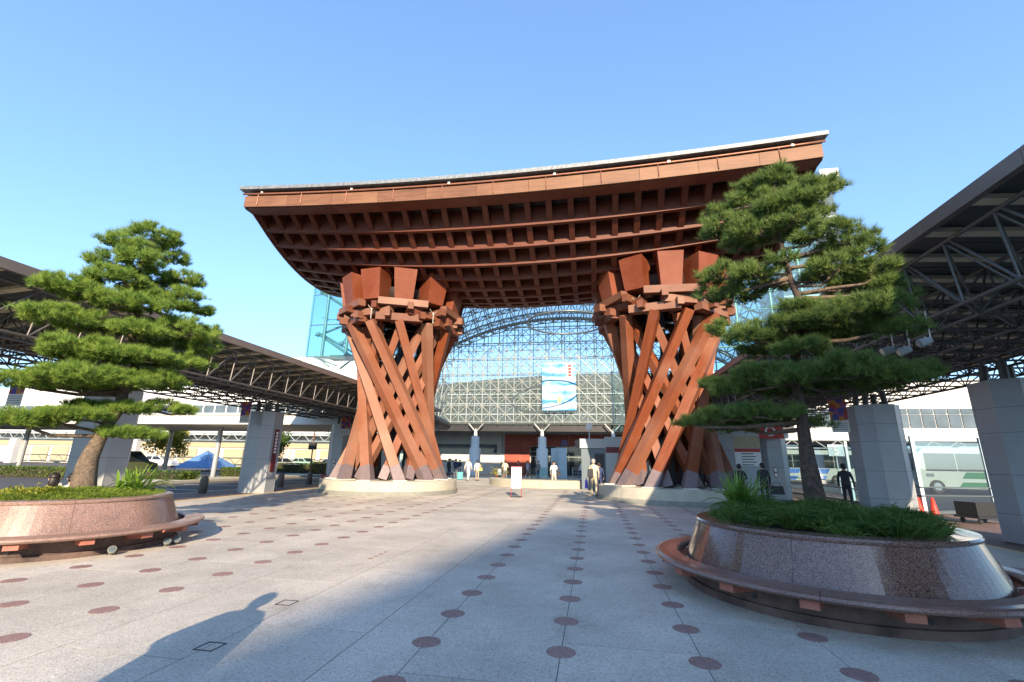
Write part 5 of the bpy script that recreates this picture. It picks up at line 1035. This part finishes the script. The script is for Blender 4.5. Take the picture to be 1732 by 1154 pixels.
def body(pose):
    if pose in BODY: return BODY[pose]
    J, E_ = skeleton(POSES[pose]); names = [k for k in J if k != 'nose']; me = bpy.data.meshes.new('body'); me.from_pydata([J[k][0] for k in names], [(names.index(a), names.index(b)) for a, b in E_], [])
    o = bpy.data.objects.new('tmp', me); C.objects.link(o); md = o.modifiers.new('skin', 'SKIN'); md.use_smooth_shade = True
    for i, k in enumerate(names):
        v = me.skin_vertices[0].data[i]; r = J[k][1]; v.radius = (r * (1.18 if k in ('chest', 'spine', 'pelvis') else 1), r * (.82 if k in ('chest', 'spine', 'pelvis') else 1)); v.use_root = (k == 'pelvis')
    sb = o.modifiers.new('sub', 'SUBSURF'); sb.levels = 1; sb.render_levels = 1
    bpy.context.view_layer.update(); m2 = bpy.data.meshes.new_from_object(o.evaluated_get(bpy.context.evaluated_depsgraph_get())); bpy.data.objects.remove(o)
    V = [tuple(v.co) for v in m2.vertices]; F = [tuple(p.vertices) for p in m2.polygons]
    seg = [(np.array(J[a][0]), np.array(J[b][0]), a, b) for a, b in E_]; zone = []
    for f in F:
        c = np.mean([V[i] for i in f], 0); best = None
        for (a, b, na, nb) in seg:
            d = b - a; q = np.clip((c - a) @ d / (d @ d), 0, 1); L = np.linalg.norm(c - a - d * q)
            if best is None or L < best[0]: best = (L, na, nb, q)
        _, na, nb, q = best
        if na in ('jaw', 'head') or (na == 'neck'): z = 0
        elif na[:2] == 'wr': z = 0
        elif na[:2] == 'el': z = 4
        elif na[:2] in ('hi', 'kn') or nb[:2] == 'hi' or (na == 'pelvis' and q < .35): z = 2
        elif na[:2] == 'an': z = 3
        else: z = 1
        zone.append(z)
    b = MB(); b.v = V; b.f = F; b.m = zone
    # nose, ears, five fingers on each hand
    hd = Vector(J['head'][0]); b.ell(hd + Vector((0, -.092, -.035)), .014, .018, .02, 6, 5, 0)
    for s in (-1, 1): b.ell(hd + Vector((s * .085, .01, -.02)), .012, .02, .03, 6, 5, 0)
    for S, s in (('r', -1), ('l', 1)):
        w_, h_ = Vector(J['wr' + S][0]), Vector(J['ha' + S][0]); d = (h_ - w_).normalized(); sd_ = d.cross(Vector((1, 0, 0))).normalized(); cu = Vector((-s, 0, 0))
        for k, (o_, L) in enumerate(((-.024, .062), (-.008, .074), (.008, .07), (.024, .054))):
            p = h_ + sd_ * o_ + d * .012; q = p + d * L * .55 + cu * .006; r_ = q + d * L * .4 + cu * .028; b.path([p, q, r_], [.0095, .0085, .006], 6, 0)
        p = h_ - d * .03 + sd_ * -.03; b.path([p, p + d * .03 - sd_ * .018 + cu * .01, p + d * .06 - sd_ * .016 + cu * .02], [.011, .010, .007], 6, 0)
    BODY[pose] = (b, J); return BODY[pose]
def person(loc, rz, pose, label, shirt, trousers, shoes='black_cloth', hair='hair', h=1.70, sleeve=None, longhair=False, bag=None, hat=None):
    b, J = body(pose); t = thing('person', label, 'person', loc, rz); t.scale = (h / 1.70,) * 3
    b.build('body', [MT['skin'], MT[shirt], MT[trousers], MT[shoes], MT[sleeve or shirt]], t, True)
    hd = Vector(J['head'][0]); hb = MB(); N = 14
    hb.ell(hd + Vector((0, .016, .03)), .101, .106, .098, N, 10, 0, -.15)
    if longhair: hb.ell(hd + Vector((0, .055, -.07)), .095, .06, .15, 12, 8)
    else: hb.ell(hd + Vector((0, .05, -.02)), .09, .065, .075, 12, 8)
    hb.build('hair', MT[hair], t, True)
    eb = MB(); [eb.ell(hd + Vector((s * .033, -.082, -.005)), .012, .008, .007, 6, 4) for s in (-1, 1)]; eb.build('eyes', MT['black'], t); mb = MB(); mb.ell(hd + Vector((0, -.078, -.075)), .024, .01, .007, 8, 4); mb.build('mouth', MT['maroon_cloth'], t)
    # hem of the top over the trousers
    if pose != 'sit': hm = MB(); hm.lathe([(.0, .90), (.145, .895), (.15, .94), (.143, 1.06)], (0, 0, 0), n=18); me = hm.mesh('shirt_hem', MT[shirt], True); me.transform(Matrix.Diagonal((1.05, .80, 1, 1))); link('shirt_hem', me, t)
    return t
def bag(loc, rz, label, mat, sx, sy, sz, name='hand_bag', strap=.25):
    t = thing(name, label, 'bag', loc, rz); b = MB(); h = sz
    b.hexa([(-sx / 2, -sy / 2, 0), (sx / 2, -sy / 2, 0), (sx / 2, sy / 2, 0), (-sx / 2, sy / 2, 0), (-sx * .42, -sy * .35, h), (sx * .42, -sy * .35, h), (sx * .42, sy * .35, h), (-sx * .42, sy * .35, h)]); b.build('bag_body', MT[mat], t)
    b = MB(); b.path([(-sx * .3, 0, h), (-sx * .2, 0, h + strap * .8), (0, 0, h + strap), (sx * .2, 0, h + strap * .8), (sx * .3, 0, h)], .012, 6); b.build('handle', MT[mat], t, True); return t
# bystander just outside the frame whose long shadow lies on the plaza
dv = np.array([-sin(SUN_AZ), cos(SUN_AZ)]); nv = np.array([cos(SUN_AZ), sin(SUN_AZ)]); tip = ground(461, 1004)[:2]; fp = tip - dv * (1.85 / math.tan(SUN_EL))
by = person((fp[0], fp[1], 0), radians(180 + 15.5), 'akimbo', 'person in a dark coat standing just outside the lower left of the view', 'navy_cloth', 'grey_cloth', h=1.83)
hm = MB(); hm.lathe([(.0, .62), (.27, .60), (.275, .9), (.255, 1.15), (.235, 1.32), (.17, 1.42), (.06, 1.46)], (0, 0, 0), n=20); me = hm.mesh('coat', MT['navy_cloth'], True); me.transform(Matrix.Diagonal((1.18, .8, 1, 1))); link('coat', me, by)
q = ground(1005, 838); person((q[0], 22.6, 0), radians(180), 'walk', 'elderly person in beige with a dark shoulder bag walking away beside the right pillar', 'beige_cloth', 'khaki_cloth', 'brown_cloth', 'hairgrey', 1.72)
bag((-.14, 22.38, .95), radians(8), 'dark shoulder bag on the back of the person in beige', 'black_cloth', .28, .12, .34, 'shoulder_bag', .16); bag((-.34, 22.5, .42), radians(80), 'purple shopping bag held by the person in beige', 'purple_cloth', .30, .10, .36, 'shopping_bag', .12)
person((.27, 23.6, 0), radians(180), 'walk', 'person in navy half hidden beside the person in beige', 'navy_cloth', 'navy_cloth', h=1.58)
q = ground(937, 825.5); person((q[0], q[1], 0), radians(8), 'walk', 'person in white top with grey jacket walking towards the camera', 'white_cloth', 'cream_cloth', 'brown_cloth', 'hair', 1.60, 'grey_cloth', True)
bag((q[0] + .3, q[1] + .0, .75), 0, 'black hand bag beside the person in white top', 'black_cloth', .26, .12, .24)
q = ground(795, 814); person((q[0], 35.5, 0), radians(175), 'walk', 'person in pale grey top and white trousers walking towards the station', 'white_cloth', 'white_cloth', 'cream_cloth', 'hairgrey', 1.70)
q = ground(811, 813); person((q[0] * .985, 36.2, 0), radians(190), 'walk', 'person in white shirt and khaki trousers with a yellow bag', 'white_cloth', 'khaki_cloth', 'maroon_cloth', 'hair', 1.58); bag((q[0] * .985 + .3, 36.1, .8), 0, 'yellow shoulder bag of the person in khaki trousers', 'yellow_cloth', .28, .12, .22)
person((-12.6, 40.3, 0), radians(150), 'stand', 'person in dark clothes waiting beside the left drum pillar', 'black_cloth', 'navy_cloth', h=1.66); person((-11.9, 40.0, 0), radians(200), 'stand', 'person in navy holding a suitcase near the left drum pillar', 'navy_cloth', 'grey_cloth', h=1.66)
q = ground(778, 812); t = thing('suitcase', 'teal wheeled suitcase standing near the left drum pillar', 'suitcase', (q[0], 37.8, 0), radians(10))
b = MB(); b.box(-.22, .22, -.13, .13, .06, .62); b.build('shell', MT['teal_cloth'], t); b = MB(); b.tube((-.1, .1, .62), (-.1, .1, 1.0), .012, 6); b.tube((.1, .1, .62), (.1, .1, 1.0), .012, 6); b.tube((-.1, .1, 1.0), (.1, .1, 1.0), .016, 6); b.build('pull_handle', MT['chrome'], t)
for dx in (-.16, .16): b = MB(); b.tube((dx, -.04, .035), (dx, .04, .035), .035, 8, caps=True); b.build('wheel', MT['black'], t)
q = ground(850, 815); person((q[0] + .1, 37.0, 0), radians(200), 'hold', 'person in tan top standing behind a dark scooter', 'cream_cloth', 'grey_cloth', h=1.62)
t = thing('motor_scooter', 'small dark scooter with round headlamp facing the camera', 'scooter', (q[0] - .15, 36.2, 0), radians(5))
b = MB(); b.beam((0, -.42, .5), (0, -.30, .95), .30, .12, (0, 1, 0)); b.beam((0, -.45, .3), (0, .5, .32), .28, .10); b.beam((0, .1, .45), (0, .65, .62), .28, .22); b.build('body', MT['slate'], t)
for y in (-.5, .5): b = MB(); b.tube((-.05, y, .22), (.05, y, .22), .22, 16, caps=True); b.build('wheel', MT['black'], t)
b = MB(); b.tube((-.30, -.30, 1.0), (.30, -.30, 1.0), .018, 6); b.build('handlebar', MT['chrome'], t); b = MB(); b.tube((0, -.40, .86), (0, -.44, .86), .09, 12, caps=True); b.build('headlamp', MT['lamp'], t); b = MB(); b.beam((0, .02, .70), (0, .62, .74), .26, .1); b.build('saddle', MT['black'], t)
for i, (x, y, c1, c2, nm) in enumerate(((-14.6, 47, 'white_cloth', 'black_cloth', 'distant person in white before the white station wall'), (-13.7, 47.5, 'black_cloth', 'grey_cloth', 'distant person in black before the white station wall'), (-6.6, 41.5, 'maroon_cloth', 'black_cloth', 'person in maroon sitting-height behind the white notice board'), (-4.9, 42.5, 'grey_cloth', 'navy_cloth', 'person in grey right of the white notice board'), (-1.2, 46.2, 'white_cloth', 'navy_cloth', 'person in white behind the steel railing'), (.4, 46.8, 'maroon_cloth', 'black_cloth', 'person in dark red behind the steel railing'), (-6.0, 43.5, 'paleb', 'grey_cloth', 'person in pale blue near the glass railing'))):
    if c1 == 'paleb': cloth('paleb', (.35, .45, .6))
    person((x, y, 0), random.uniform(0, 6.28), 'stand' if i % 2 else 'walk', nm, c1, c2, h=random.uniform(1.56, 1.7))
# two men from behind and one silhouette in the shade under the right canopy
person((5.75, 20.2, 0), radians(172), 'hold', 'person in black with grey trousers, left of two seen from behind by the board', 'black_cloth', 'grey_cloth', h=1.60)
person((6.55, 20.0, 0), radians(188), 'stand', 'person in black carrying a black bag, right of two seen from behind', 'black_cloth', 'black_cloth', h=1.66); bag((6.98, 19.95, .52), radians(-20), 'black travel bag carried by the person in black', 'black_cloth', .5, .2, .3, 'travel_bag', .14)
person((9.35, 19.8, 0), radians(150), 'stand', 'dark silhouetted person standing beside the column next to the upright pine', 'black_cloth', 'black_cloth', h=1.68)
bag((4.75, 20.4, 0), 0, 'dark bag on a folding trolley at the right drum pillar', 'black_cloth', .5, .3, .5, 'travel_bag', .2)
# two people sitting on the far side of the sunny planter
def on_bench(px, py, zz, lab, c1, c2, rz, long_):
    d = ray(px, py); d2 = d[:2] / np.linalg.norm(d[:2]); c = np.array(PLANT[0]); bq = d2 @ c; L = bq + sqrt(max(0, 2.02 ** 2 - (c @ c - bq * bq))); p = d2 * L
    out = atan2(p[1] - c[1], p[0] - c[0]); person((p[0], p[1], -.06), out + pi / 2, 'sit', lab, c1, c2, 'brown_cloth', 'hair', 1.62, None, long_)
on_bench(91, 815, 1, 'person with dark hair sitting on the far bench behind the sunny planter', 'black_cloth', 'grey_cloth', 0, True)
on_bench(126, 800, 1, 'person in white sitting on the far bench by the leaning pine trunk', 'white_cloth', 'khaki_cloth', 0, False)
